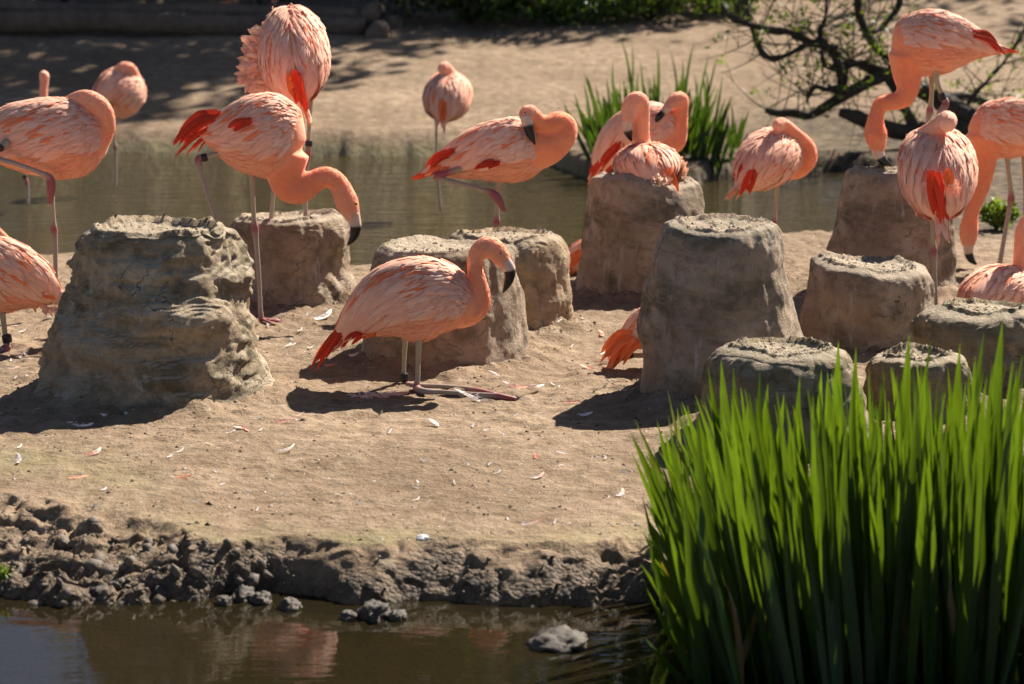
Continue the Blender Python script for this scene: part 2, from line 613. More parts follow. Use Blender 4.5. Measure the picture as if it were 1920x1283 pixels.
MOUNDS = [
    # name key, Y, rows(py,xl,xr), material, ledge, seed, label
    (7.59, [(424, 172, 422), (436, 152, 436), (455, 140, 445), (490, 130, 455), (520, 122, 464), (545, 116, 470), (565, 108, 474), (600, 98, 480), (640, 84, 486), (680, 76, 496), (715, 68, 512), (740, 60, 528), (760, 40, 550)],
     'mud_crust', 1.0, 3, 'large crumbling cracked mud nest mound at the left front with rough pale rim'),
    (9.30, [(407, 456, 640), (416, 443, 652), (440, 436, 660), (490, 442, 655), (525, 450, 662), (555, 448, 668), (572, 440, 680)],
     'mud_grey', 0.45, 5, 'smooth grey mud mound under the legs of the fluffed flamingo'),
    (8.20, [(462, 715, 958), (476, 702, 970), (510, 692, 977), (570, 686, 984), (630, 682, 990), (665, 674, 998), (684, 655, 1015)],
     'mud_grey', 0.3, 8, 'grey mud mound directly behind the kneeling flamingo'),
    (8.75, [(438, 868, 1026), (448, 852, 1044), (475, 846, 1058), (530, 850, 1067), (590, 850, 1074), (615, 842, 1082), (632, 825, 1105)],
     'mud_brown', 0.45, 12, 'brown earthy mound with draped sides behind the kneeling flamingo\'s head'),
    (9.60, [(330, 1128, 1300), (340, 1112, 1311), (375, 1101, 1320), (430, 1093, 1322), (495, 1086, 1324), (535, 1080, 1330), (558, 1062, 1345)],
     'mud_grey', 0.25, 15, 'tall grey mound with a flamingo sitting on top of it'),
    (7.59, [(419, 1266, 1450), (428, 1248, 1464), (455, 1236, 1474), (520, 1222, 1486), (580, 1212, 1500), (640, 1201, 1513), (700, 1192, 1524), (735, 1178, 1538), (760, 1150, 1560)],
     'mud_grey', 0.35, 21, 'tallest tapering mud mound at centre right with mossy band below its rim'),
    (8.45, [(490, 1538, 1722), (500, 1520, 1744), (525, 1511, 1753), (565, 1504, 1757), (615, 1500, 1762), (645, 1492, 1772), (665, 1475, 1790)],
     'mud_grey', 0.35, 27, 'wide smooth grey mound with flat sandy top right of the tallest mound'),
    (9.60, [(315, 1604, 1745), (322, 1590, 1760), (355, 1578, 1770), (420, 1562, 1780), (480, 1548, 1786), (535, 1537, 1790), (558, 1520, 1806)],
     'mud_grey', 0.35, 33, 'tall mound streaked with droppings that the bending flamingo pecks at'),
    (6.95, [(652, 1376, 1566), (662, 1350, 1592), (690, 1326, 1612), (740, 1311, 1628), (800, 1300, 1640), (850, 1280, 1660)],
     'mud_algae', 0.5, 38, 'low mound with pale flat top standing just behind the front irises'),
    (7.25, [(664, 1655, 1788), (673, 1634, 1814), (700, 1622, 1828), (745, 1618, 1835), (800, 1600, 1850)],
     'mud_algae', 0.5, 41, 'smallest rounded mound, half hidden by the iris tips'),
    (7.70, [(570, 1772, 1955), (582, 1738, 1985), (610, 1722, 2000), (670, 1711, 2010), (740, 1695, 2030)],
     'mud_algae', 0.5, 44, 'mossy dark mound at the right edge in front of the resting flamingo'),
]
for (Y, rows, *_r) in MOUNDS:
    xl, xr = rows[-3][1], rows[-3][2]
    mound_foot.append((at_y((xl + xr) / 2, 641, Y)[0], Y, (xr - xl) / 2 * mpp(Y)))


def shore_near(x):
    return np.interp(x, EB[:, 0], EB[:, 1])


def shore_far_island(x):
    k = [(-9, 11.4), (-2.2, 11.35), (-1.5, 11.15), (-0.6, 10.85), (0.3, 11.05), (0.9, 11.6), (1.4, 11.9), (1.75, 12.6), (2.0, 14.8), (2.4, 40), (60, 40)]
    k = np.array(k)
    return np.interp(x, k[:, 0], k[:, 1])


def shore_bank(x):
    k = [(-60, 19), (-9, 16.4), (-2.9, 16.3), (-1.4, 16.25), (0.0, 16.1), (0.25, 15.6), (0.45, 14.7), (1.0, 14.4), (1.15, 15.0), (1.4, 15.4), (1.9, 15.2), (2.1, 14.6), (60, 14.4)]
    k = np.array(k)
    return np.interp(x, k[:, 0], k[:, 1])


def ground_z(x, y, detail=True):
    """height of the island, pond bed and far bank"""
    P = np.stack([x, y, np.zeros_like(x)], -1)
    yb = shore_near(x) + 0.035 * fbm(P * np.array([6, 0, 0]) + 3.1, 3, 5)
    ytop = np.interp(x, ET[:, 0], ET[:, 1])
    width = np.maximum(ytop - shore_near(x), 0.05)
    t = (y - yb) / width
    top = 0.005 * fbm(P * 1.7, 3, 2)
    if detail:
        rough = 0.6 + 0.8 * sstep(6.6, 8.0, y)
        top = top + rough * (0.005 * fbm(P * 9, 3, 3) + 0.004 * fbm(P * 30, 3, 4))
    for mx, my, R in mound_foot:
        d = np.hypot(x - mx, y - my)
        top = top + (0.045 + 0.02 * fbm(P * 14, 3, 33)) * np.exp(-np.maximum(d - R * 0.9, 0) / 0.10)
    steep = np.clip(t, 0, 1) ** np.where(width > 0.2, 0.8, 0.62)
    lump = (np.abs(fbm(P * np.array([13, 13, 0]), 4, 9)) * 0.028 - 0.008) * sstep(-0.15, 0.15, t) * (1 - sstep(0.75, 1.15, t)) * np.where(width > 0.2, 1.3, 0.6)
    dip = RIM_Z * (1 - sstep(6.05, 7.1, y))
    z = np.where(t > 0, WATER_Z - 0.01 + (0.01 + dip - WATER_Z) * steep, 0) + lump
    z = np.where(t >= 1, dip, z) + top * sstep(0.6, 1.0, t)
    bed = WATER_Z - 0.012 - np.clip(0.11 * (yb - y), 0, 0.6) + 0.012 * fbm(P * 5, 3, 6)
    z = np.where(t <= 0, bed, z)
    # back of the island
    yi = shore_far_island(x) + 0.12 * fbm(P * np.array([2.5, 0, 0]) + 9, 3, 12)
    back = sstep(-0.6, 0.35, y - yi)
    zb = -0.42 + 0.03 * fbm(P * 2, 2, 7)
    z = z * (1 - back) + zb * back
    # far bank
    ys = shore_bank(x) + 0.08 * fbm(P * np.array([3, 0, 0]) + 4, 3, 14)
    rise = sstep(-0.3, 0.3, y - ys)
    d = np.maximum(y - np.maximum(ys, 16.1), 0)
    zf = -0.06 + 0.145 * np.minimum(d, 5) + 0.04 * np.clip(d - 5, 0, 12) + 0.03 * fbm(P * 0.6, 3, 15) * sstep(0.2, 2, d)
    if detail:
        zf = zf + 0.008 * fbm(P * 4, 4, 16)
    z = z * (1 - rise) + zf * rise
    return z, t


def gz(x, y):
    z, _ = ground_z(np.array([float(x)]), np.array([float(y)]), False)
    return float(z[0])


def ground_pt(px, py):
    p = at_z(px, py, 0)
    for _ in range(3):
        p = at_z(px, py, gz(p[0], p[1]))
    return p


def axis(parts):
    out = []
    for a, b, s in parts:
        out.append(np.arange(a, b, s))
    return np.unique(np.round(np.concatenate(out), 5))


gx = axis([(-70, -12, 3.0), (-12, -4, 0.4), (-4, -1.75, 0.06), (-1.75, 1.75, 0.0085), (1.75, 4, 0.06), (4, 12, 0.4), (12, 70.1, 3.0)])
gs = axis([(-9, -1, 0.5), (-1, -0.1, 0.03), (-0.1, 0.55, 0.0065), (0.55, 2.2, 0.011), (2.2, 4.4, 0.018), (4.4, 7, 0.04), (7, 13, 0.07), (13, 20, 0.15), (20, 40, 0.8), (40, 121, 6)])
GX, GS = np.meshgrid(gx, gs)
GYb = shore_near(GX)
GYY = GS + GYb * np.clip(1 - (GS - 2.5) / 8, 0, 1) + 5.8 * np.clip((GS - 2.5) / 8, 0, 1)
GZ, GT = ground_z(GX, GYY)
P3 = np.stack([GX, GYY, GZ], -1)
bankmask = sstep(-0.2, 0.05, GT) * (1 - sstep(0.8, 1.05, GT + 0.25 * fbm(P3 * 9, 3, 31)))
# push clods of the bank outwards
leftb = 1 - sstep(-0.62, -0.5, GX)
GYY = GYY - bankmask * (leftb * 0.022 * np.abs(fbm(P3 * np.array([26, 26, 30]), 3, 21)) + (1 - leftb) * 0.008 * fbm(P3 * np.array([40, 40, 44]), 2, 24))
GXX = GX + bankmask * 0.012 * fbm(P3 * 18, 2, 22)
V = np.stack([GXX, GYY, GZ], -1).reshape(-1, 3)
nr, nc = GX.shape
idx = np.arange(nr * nc).reshape(nr, nc)
F = np.stack([idx[:-1, :-1], idx[:-1, 1:], idx[1:, 1:], idx[1:, :-1]], -1).reshape(-1, 4)
wetn = 1 - sstep(0.25, 1.1, GT + 0.35 * fbm(P3 * 7, 3, 32)) * np.where(GYY < 8, 1, 1)
wet = np.maximum(np.where(GYY < 7.5, wetn, 0), 1 - sstep(-0.172, -0.135, GZ))
algae = np.clip(sstep(0.85, 1.0, GT) * (1 - sstep(1.3, 2.2, GT)) * (0.12 + 0.45 * fbm(P3 * 2.2, 3, 41)), 0, 0.5) * (GYY < 7)
algae = np.maximum(algae, ((GZ < -0.08) & (GYY > 14)) * 0.55)
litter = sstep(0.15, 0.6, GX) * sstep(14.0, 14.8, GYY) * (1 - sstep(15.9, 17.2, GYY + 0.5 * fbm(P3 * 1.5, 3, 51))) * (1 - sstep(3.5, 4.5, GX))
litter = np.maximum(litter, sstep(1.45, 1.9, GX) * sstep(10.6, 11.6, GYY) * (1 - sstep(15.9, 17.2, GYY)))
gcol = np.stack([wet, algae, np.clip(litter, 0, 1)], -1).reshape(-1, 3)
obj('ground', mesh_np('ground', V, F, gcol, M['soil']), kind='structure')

wv = np.array([[-70, -4, WATER_Z], [70, -4, WATER_Z], [70, 20, WATER_Z], [-70, 20, WATER_Z]])
obj('pond_water', mesh_np('pond_water', wv, [(0, 1, 2, 3)], None, M['water']), kind='structure')


# ------------------------------------------------------------------ nest mounds
def build_mound(Y, rows, mat, ledge, seed, label):
    rows = list(rows)
    ctrl = []
    for py, xl, xr in rows:
        c = at_y((xl + xr) / 2, py, Y)
        ctrl.append([c[0], c[2], (xr - xl) / 2 * mpp(Y)])
    ctrl = np.array(ctrl)
    n_h, n_t = 120, 190
    prof = catmull(ctrl[::-1], n_h)           # bottom to top
    zmin = min(prof[0, 1], -0.06)
    prof[:, 1] += (zmin - prof[0, 1]) * np.linspace(1, 0, n_h) ** 6
    th = np.linspace(0, 2 * math.pi, n_t, endpoint=False)
    hgt = prof[-1, 1]
    ct, st = np.cos(th)[None], np.sin(th)[None]
    z = prof[:, 1][:, None] + 0 * ct
    r = prof[:, 2][:, None] + 0 * ct
    P = np.stack([ct * 0.25 + 0 * z, st * 0.25 + 0 * z, z], -1) + seed * 3.7
    tilt = fbm(P * np.array([2.2, 2.2, 0.5]), 2, seed) * 0.05
    amp = sstep(0, 0.10, prof[:, 1])[:, None]
    coil = np.abs(np.sin((z + tilt) * math.pi / 0.118 + 0.5 * fbm(P * 2.5, 2, seed + 1) + seed)) ** 0.35
    r = r + ledge * (0.007 if ledge > 0.9 else 0.014) * (coil - 0.75) * (0.7 + 0.5 * vnoise(P * 3, seed + 2)) * amp
    big = fbm(P * np.array([3.4, 3.4, 3.0]), 3, seed + 3)
    r = r + 0.019 * (big - big.mean(1, keepdims=True))
    mid_ = fbm(P * np.array([11, 11, 8]), 3, seed + 23)
    r = r + 0.006 * mid_
    pl = fbm(P * (np.array([4.2, 4.2, 11]) if ledge > 0.9 else np.array([5, 5, 11])), 3, seed + 14) * 3.0
    plate = np.floor(pl) + sstep(0.80, 1.0, pl - np.floor(pl))
    r = r + max(ledge - 0.28, 0) * 0.015 * plate * amp                                        # flaked plates
    r = r + (0.0025 + 0.004 * ledge) * fbm(P * 18, 4, seed + 4)
    r = r - max(ledge - 0.2, 0) * 0.009 * np.clip(np.abs(fbm(P * np.array([8, 8, 10]), 3, seed + 5)) * -7 + 0.7, 0, 1)   # cracks
    r = r - 0.008 * np.clip(fbm(P * np.array([24, 24, 2.5]), 2, seed + 8) - 0.3, 0, 1)                              # drip grooves
    sag = 0.016 * fbm(P * np.array([3, 3, 0.2]), 2, seed + 26)
    z2 = z + sag * sstep(0.5, 1.0, prof[:, 1] / hgt)[:, None] + (0.002 + 0.002 * ledge) * fbm(P * 14, 3, seed + 6) * sstep(0.3, 1.0, prof[:, 1] / hgt)[:, None]
    foot = np.exp(-np.maximum(z, 0) / 0.03)
    r = r + foot * (0.02 + 0.03 * vnoise(P * 5, seed + 7))
    X = prof[:, 0][:, None] + r * ct
    Yy = Y + r * st
    rings = [np.stack([X, Yy, z2], -1)]
    # rim and hollow of the nest bowl
    cx, rt = prof[-1, 0], r[-1]
    for i, f in enumerate([0.97, 0.92, 0.86, 0.78, 0.70, 0.6, 0.5, 0.4, 0.3, 0.2, 0.1, 0.03]):
        xx, yy = cx + rt * f * ct[0], Y + rt * f * st[0]
        q = np.stack([xx, yy, 0 * xx], -1)
        rim = (0.004 + 0.008 * ledge) * math.exp(-((f - 0.93) / 0.07) ** 2)
        zz = z2[-1] * f + hgt * (1 - f) + rim - 0.020 * (1 - f) ** 0.5 * (0.4 + ledge) * (f < 0.9) + (0.003 + 0.001 * ledge) * fbm(q * 24, 4, seed + 9) + 0.002 * fbm(q * 80, 2, seed + 19)
        rings.append(np.stack([xx, yy, zz], -1)[None])
    Vv = np.concatenate(rings, 0)
    nn = Vv.shape[0]
    ii = np.arange(nn * n_t).reshape(nn, n_t)
    jj = np.roll(ii, -1, axis=1)
    Ff = np.stack([ii[:-1], jj[:-1], jj[1:], ii[1:]], -1).reshape(-1, 4)
    base = np.array([prof[0, 0], Y, 0.0])
    me = mesh_np('nest_mound', Vv.reshape(-1, 3) - base, Ff, None, M[mat])
    root = obj('nest_mound', me, None, label, 'mound', 'mud nest mounds', loc=base)
    g = np.random.default_rng(seed)
    Bc = MB()
    tops = np.concatenate(rings[1:], 0)
    tet = np.array([[0, 0, 1], [0.9, 0, -0.2], [-0.5, 0.8, -0.2], [-0.4, -0.8, -0.2]])
    for i in range(240):
        k = int(10 * g.random() ** 1.6)
        q = tops[k, g.integers(0, n_t)]
        s = 0.0018 + 0.0055 * g.random() ** 4
        cc = np.array([0.44, 0.36, 0.26]) * g.uniform(0.35, 1.25) if g.random() < 0.93 else np.array([0.7, 0.62, 0.52])
        Bc.add(tet * g.uniform(0.6, 1.3, (4, 3)) * s * np.array([1.4, 1.2, 0.9]) + q, [(0, 1, 2), (0, 2, 3), (0, 3, 1)], cc)
    obj('crumbs', Bc.mesh('crumbs', M['grit'], base, False), root, kind='stuff')
    return root, hgt


for (Y, rows, mat, ledge, seed, label) in MOUNDS:
    build_mound(Y, rows, mat, ledge, seed, label)

# ------------------------------------------------------------------ flamingos
PALE = np.array([0.97, 0.475, 0.315])
WHITE = np.array([0.97, 0.63, 0.48])
PEACH = np.array([0.97, 0.40, 0.225])
SALMON = np.array([0.96, 0.31, 0.15])
CORAL = np.array([0.90, 0.20, 0.06])
RED = np.array([0.66, 0.055, 0.022])
TIBIA = np.array([0.46, 0.38, 0.25])
TARSUS = np.array([0.40, 0.32, 0.26])
JOINT = np.array([0.36, 0.085, 0.095])
BLACK = np.array([0.012, 0.011, 0.012])
HORN = np.array([0.72, 0.52, 0.42])


class Torso:
    def __init__(self, ctrl, Y, up):
        P = []
        for c in ctrl:
            rv = c[3]
            rs = c[4] if len(c) > 4 else c[3] * 0.82
            P.append(list(at_y(c[0], c[1], Y + c[2])) + [rv * mpp(Y), rs * mpp(Y)])
        self.q = catmull(np.array(P), 61)
        self.q[:, 3:] = np.maximum(self.q[:, 3:], 0.002)
        self.c = self.q[:, :3]
        self.T, self.U, self.S = frames(self.c, up)
        self.len = np.linalg.norm(np.diff(self.c, axis=0), axis=1).sum()

    def at(self, u, th):
        """surface point, normal and tailward direction; u may leave 0..1 behind the tail"""
        uc = min(max(u, 0.0), 1.0)
        f = uc * 60
        i = min(int(f), 59)
        f -= i
        c = self.c[i] * (1 - f) + self.c[i + 1] * f
        rv, rs = self.q[i, 3:] * (1 - f) + self.q[i + 1, 3:] * f
        U = self.U[i] * (1 - f) + self.U[i + 1] * f
        S = self.S[i] * (1 - f) + self.S[i + 1] * f
        T = self.T[i] * (1 - f) + self.T[i + 1] * f
        p = c + rs * math.cos(th) * S + rv * math.sin(th) * U
        nrm = S * math.cos(th) / max(rs, 1e-4) + U * math.sin(th) / max(rv, 1e-4)
        nrm = nrm / max(np.linalg.norm(nrm), 1e-9)
        if u < 0:
            p = p + T * (u * self.len)
        return p, nrm, T


def torso_many(T, u, th):
    f = np.clip(u, 0, 1) * 60
    i = np.minimum(f.astype(int), 59)
    f = (f - i)[:, None]
    L = lambda a: a[i] * (1 - f) + a[i + 1] * f
    c, U, S, Tt, r = L(T.c), L(T.U), L(T.S), L(T.T), L(T.q[:, 3:])
    rv, rs = r[:, :1], r[:, 1:]
    co, si = np.cos(th)[:, None], np.sin(th)[:, None]
    p = c + rs * co * S + rv * si * U
    nrm = norm(S * co / np.maximum(rs, 1e-4) + U * si / np.maximum(rv, 1e-4))
    p = p + Tt * (np.minimum(u, 0) * T.len)[:, None]
    return p, nrm


def feather_strip(path, nrm, width, col_base, col_tip, col_mid=None, nseg=7, curl=0.0):
    """path (k,3) centre line, nrm (k,3); a lens-shaped vane with a raised shaft"""
    q = catmull(np.hstack([path, nrm]), nseg + 1)
    c, nn = q[:, :3], norm(q[:, 3:])
    d = norm(np.gradient(c, axis=0))
    side = norm(np.cross(d, nn))
    t = np.linspace(0, 1, nseg + 1)
    wpro = width * 0.5 * np.clip(np.sin(np.clip(t * 0.86 + 0.12, 0, 1) * math.pi) ** 0.55, 0.06, 1)
    wpro[-1] = width * 0.05
    L_ = c - side * wpro[:, None] - nn * (width * 0.10 + curl)
    R_ = c + side * wpro[:, None] - nn * (width * 0.10 + curl)
    V = np.stack([L_, c, R_], 1).reshape(-1, 3)
    F = []
    for i in range(nseg):
        a = i * 3
        F += [(a, a + 1, a + 4, a + 3), (a + 1, a + 2, a + 5, a + 4)]
    cb = np.asarray(col_base)[None] * (1 - t)[:, None] + np.asarray(col_tip)[None] * t[:, None]
    cm = cb if col_mid is None else cb * 0.55 + np.asarray(col_mid)[None] * 0.45
    colr = np.stack([cb, cm, cb * 0.97], 1).reshape(-1, 3)
    return V, F, colr


def flakes(B_, P0, P1, P2, Nn, W, Cb, Ct):
    """many small three-row vanes at once"""
    n = len(P0)
    rows = []
    for q, wf in ((P0, 0.55), (P1, 1.0), (P2, 0.15)):
        d = norm(P2 - P0)
        s = norm(np.cross(d, Nn)) * (W * 0.5 * wf)[:, None]
        dn = Nn * (W * 0.12)[:, None]
        rows += [q - s - dn, q, q + s - dn]
    V = np.stack(rows, 1).reshape(-1, 3)
    base_f = np.array([(0, 1, 4, 3), (1, 2, 5, 4), (3, 4, 7, 6), (4, 5, 8, 7)])
    F = (np.arange(n)[:, None, None] * 9 + base_f[None]).reshape(-1, 4).tolist()
    Cm = (Cb + Ct) / 2
    col = np.stack([Cb] * 3 + [Cm] * 3 + [Ct] * 3, 1).reshape(-1, 3)
    B_.add(V, F, np.minimum(col, 0.97))


def remesh(V, F, voxel, smooth_iter):
    me = bpy.data.meshes.new('tmp')
    me.from_pydata(np.asarray(V).tolist(), [], F)
    o = bpy.data.objects.new('tmp', me)
    C.objects.link(o)
    md = o.modifiers.new('r', 'REMESH')
    md.mode = 'VOXEL'
    md.voxel_size = voxel
    s = o.modifiers.new('s', 'SMOOTH')
    s.factor = 0.5
    s.iterations = smooth_iter
    dg = bpy.context.evaluated_depsgraph_get()
    ev = o.evaluated_get(dg)
    m2 = ev.to_mesh()
    vv = np.empty(len(m2.vertices) * 3, dtype=np.float32)
    m2.vertices.foreach_get('co', vv)
    ff = [tuple(p.vertices) for p in m2.polygons]
    ev.to_mesh_clear()
    bpy.data.objects.remove(o)
    bpy.data.meshes.remove(me)
    return vv.reshape(-1, 3), ff


def leg_cols(kinds, n, k):
    """interpolate colour per control point to n rings"""
    cc = np.array(kinds, float)
    t = np.linspace(0, len(cc) - 1, n)
    i = np.minimum(t.astype(int), len(cc) - 2)
    f = (t - i)[:, None]
    return np.repeat(cc[i] * (1 - f) + cc[i + 1] * f, k, axis=0)


KC = {'t': TIBIA, 's': TARSUS, 'j': JOINT, 'f': np.array([0.33, 0.10, 0.10])}


def flamingo(label, Y, torso, neck=None, bill=None, eye=None, legs=(), bands=(), tail=(), up=(0, 0, 1), seed=1,
             feathers=True, both=False, tone=0.0, feet=(), fluff=(), wing_range=(0.26, 0.86), phi_range=(-22, 84),
             neck_cols=None, plum=900, vox=0.0065, cam_sign=None, red_wing=8, coral=0.30, group='flamingos of the flock'):
    rnd = random.Random(seed)
    T = Torso(torso, Y, up)
    mid = T.c[30]
    base = np.array([mid[0], mid[1], gz(mid[0], mid[1])])
    root = obj('flamingo', None, None, label, 'flamingo', group, loc=base)
    m = mpp(Y)
    # ---- body: torso, neck and head grown into one surface, legs in the same mesh
    V1, F1 = sweep(T.c, T.q[:, 3], T.q[:, 4], up, 28)
    Vs, Fs = [V1], list(F1)
    nk = None
    if neck:
        V2, F2, nk = tube_px(neck, Y, len(neck) * 6, 16, (0.1, 1, 0.2))
        Fs += [tuple(i + len(V1) for i in f) for f in F2]
        Vs.append(V2)
    bv, bf = remesh(np.vstack(Vs), Fs, vox, 16)
    # colours
    p = bv
    tcol = np.tile(PEACH * (1 - tone) + SALMON * tone, (len(p), 1))
    dT = np.linalg.norm(p[:, None, :] - T.c[None, ::2, :], axis=2)
    ui = dT.argmin(1) / 30.0
    hgt = ((p - T.c[::2][dT.argmin(1)]) * T.U[::2][dT.argmin(1)]).sum(1)
    tcol = tcol * (1 - 0.45 * (1 - ui)[:, None]) + PALE * (0.45 * (1 - ui)[:, None])
    if nk is not None:
        dN = np.linalg.norm(p[:, None, :] - nk[None, :, :3], axis=2) - nk[None, :, 3]
        dTT = (np.linalg.norm(p[:, None, :] - T.c[None, ::2, :], axis=2) - T.q[None, ::2, 3:].mean(2)).min(1)
        k = dN.argmin(1) / (len(nk) - 1)
        nc = np.array(neck_cols if neck_cols is not None else [SALMON, SALMON * 1.0, PEACH * 0.95, PEACH])
        kk = k * (len(nc) - 1)
        i = np.minimum(kk.astype(int), len(nc) - 2)
        ncol = nc[i] * (1 - (kk - i))[:, None] + nc[i + 1] * (kk - i)[:, None]
        wgt = sstep(-0.02, 0.02, dTT - dN.min(1))[:, None]
        tcol = tcol * (1 - wgt) + ncol * wgt
    tcol = tcol * (1 + 0.06 * fbm(p * 60, 3, seed)[:, None])
    B = MB()
    B.add(bv, bf, tcol)
    body_n = len(bf)
    leg_face = []
    for lg in legs:
        pts, kinds = lg
        n = (len(pts) - 1) * 5 + 1
        V3, F3, q3 = tube_px(pts, Y, n, 10)
        cc = leg_cols([KC[c] for c in kinds.replace('jjs', 'jss')], n, 10)
        cc = np.vstack([cc, cc[:1], cc[-1:]])
        leg_face.append(len(F3))
        B.add(V3, F3, cc)
    for ft in feet:
        V3, F3 = foot_web(ft, Y)
        leg_face.append(len(F3))
        B.add(V3, F3, KC['f'])
    me = B.mesh('body', M['body'], base)
    me.materials.append(M['skin'])
    mi = np.zeros(len(me.polygons), dtype=np.int32)
    mi[body_n:] = 1
    me.polygons.foreach_set('material_index', mi)
    body = obj('body', me, root)
    # ---- bill, eye, rings
    if bill:
        V4, F4, q4 = tube_px(bill['pts'], Y, (len(bill['pts']) - 1) * 5 + 1, 12)
        t = np.linspace(0, 1, len(q4))
        k = sstep(bill.get('cut', 0.4) - 0.04, bill.get('cut', 0.4) + 0.04, t)[:, None]
        cb = HORN * (1 - k) + BLACK * k
        cb = np.repeat(cb, 12, axis=0)
        cb = np.vstack([cb, cb[:1], cb[-1:]])
        Bb = MB()
        Bb.add(V4, F4, cb)
        bo = obj('bill', Bb.mesh('bill', M['bill'], base), root)
    if eye:
        ep = at_y(eye[0], eye[1], Y + eye[2])
        r = eye[3] * m
        Be = MB()
        c = np.array([ep + np.array([0, t * r, 0]) for t in (0.6, 0.2, -0.3, -0.55, -0.7, -0.8)])
        rr = np.array([0.5, 0.95, 0.9, 0.72, 0.5, 0.2]) * r
        V5, F5 = sweep(c, rr, rr, (0, 0, 1), 12)
        cc = np.repeat(np.array([[0.6, 0.4, 0.2], [0.6, 0.4, 0.15], [0.7, 0.5, 0.06], [0.7, 0.5, 0.06], BLACK, BLACK]), 12, axis=0)
        Be.add(V5, F5, np.vstack([cc, cc[:1], cc[-1:]]))
        obj('eye', Be.mesh('eye', M['bill'], base), root)
    for (x0, y0, x1, y1, dd, r) in bands:
        P = np.array([at_y(x0 + (x1 - x0) * t, y0 + (y1 - y0) * t, Y + dd) for t in np.linspace(0, 1, 4)])
        rr = np.array([0.96, 1, 1, 0.96]) * r * m
        V6, F6 = sweep(P, rr, rr, (0, 0.3, 1), 14)
        Bn = MB()
        Bn.add(V6, F6, BLACK * 1.5)
        obj('leg_ring', Bn.mesh('leg_ring', M['plastic'], base, False), root)
    if not feathers:
        return root

    # ---- feathers
    def fpath(u0, th0, L, droop, lift0, lift1, k=5):
        pts, ns = [], []
        for i in range(k + 1):
            t = i / k
            u = u0 - L * t / T.len
            th = th0 + droop * t
            pp, n_, _ = T.at(u, th)
            pts.append(pp + n_ * (lift0 + (lift1 - lift0) * t))
            ns.append(n_)
        return np.array(pts), np.array(ns)

    sc = T.len / 0.40 if T.len < 0.40 else 1.0
    S0 = T.S[30]
    near = 1 if S0[1] < 0 else -1
    for side in (near, -near):
        show = both or side == near
        Bw = MB()
        # under layer of coral coverts following the wing
        g = 12
        us = np.linspace(wing_range[0], wing_range[1] + 0.03, g)
        ph = np.linspace(phi_range[0] + 6, phi_range[1] + 3, 9)
        Vw = []
        for uu in us:
            for a in ph:
                th = math.radians(a) if side == 1 else math.pi - math.radians(a)
                pp, n_, _ = T.at(uu, th)
                e = math.sin((uu - us[0]) / (us[-1] - us[0]) * math.pi) ** 0.4 * (0.2 + 0.8 * math.sin(math.radians((a - ph[0]) / (ph[-1] - ph[0]) * 180)) ** 0.4)
                Vw.append(pp + n_ * (-0.004 + 0.008 * e))
        Fw = [(i * 9 + j, i * 9 + j + 1, (i + 1) * 9 + j + 1, (i + 1) * 9 + j) for i in range(g - 1) for j in range(8)]
        Bw.add(np.array(Vw), Fw, CORAL * 0.35 + PALE * 0.65)
        # red flight feathers lying under the coverts
        singles = []
        for i in range(red_wing):
            a = phi_range[0] + 10 + (i / max(red_wing - 1, 1)) * 45 + rnd.uniform(-4, 4)
            th = math.radians(a) if side == 1 else math.pi - math.radians(a)
            dr = -math.radians(rnd.uniform(4, 14)) * side
            L = rnd.uniform(0.15, 0.21) * sc
            path, ns = fpath(wing_range[0] + rnd.uniform(0.04, 0.18), th, L, dr, 0.002, 0.006)
            cr = RED * rnd.uniform(0.85, 1.2) + CORAL * rnd.uniform(0, 0.2)
            singles.append(feather_strip(path, ns, rnd.uniform(0.016, 0.022) * sc, CORAL, cr, cr * 0.8))
        R = 12
        for i in range(R):
            f = i / (R - 1)
            u0 = wing_range[0] + 0.10 + (wing_range[1] - wing_range[0] - 0.06) * f
            ncol = 8 if i % 2 else 7
            for j in range(ncol):
                a = phi_range[0] + 8 + (phi_range[1] - phi_range[0] - 8) * (j + rnd.uniform(0.1, 0.9)) / ncol
                th = math.radians(a) if side == 1 else math.pi - math.radians(a)
                L = (0.150 - 0.105 * f) * rnd.uniform(0.8, 1.25) * sc
                W = (0.030 - 0.011 * f) * rnd.uniform(0.8, 1.2) * sc * (1.15 if both else 1.0)
                dr = -math.radians((16 + 14 * (1 - f)) * rnd.uniform(0.4, 1.3)) * side
                x = rnd.random()
                pc = coral if (0.3 < f < 0.92 and 18 < a < 70) else 0.04
                if x < pc:
                    W *= 0.62
                    L *= 1.15
                path, ns = fpath(u0 + rnd.uniform(-0.03, 0.03), th, L, dr, 0.001, 0.009 + rnd.uniform(-0.003, 0.005))
                if x < pc:
                    cb, ct = CORAL * 0.9 + PEACH * 0.1, (CORAL * 0.7 + PEACH * 0.3)
                elif x < pc + 0.3:
                    cb, ct = PEACH * 0.6 + PALE * 0.4, PALE * 0.2 + WHITE * 0.8
                else:
                    wk = 0.45 + 0.4 * max(0.0, (a - 40) / 45)  # whiter towards the spine: sunlit highlight of the back put into the colour
                    cb, ct = (CORAL * 0.12 + PALE * 0.88), (PALE * (1 - wk) + WHITE * wk) * rnd.uniform(0.9, 1.05)
                singles.append(feather_strip(path, ns, W, cb, np.minimum(ct, 0.97), None))
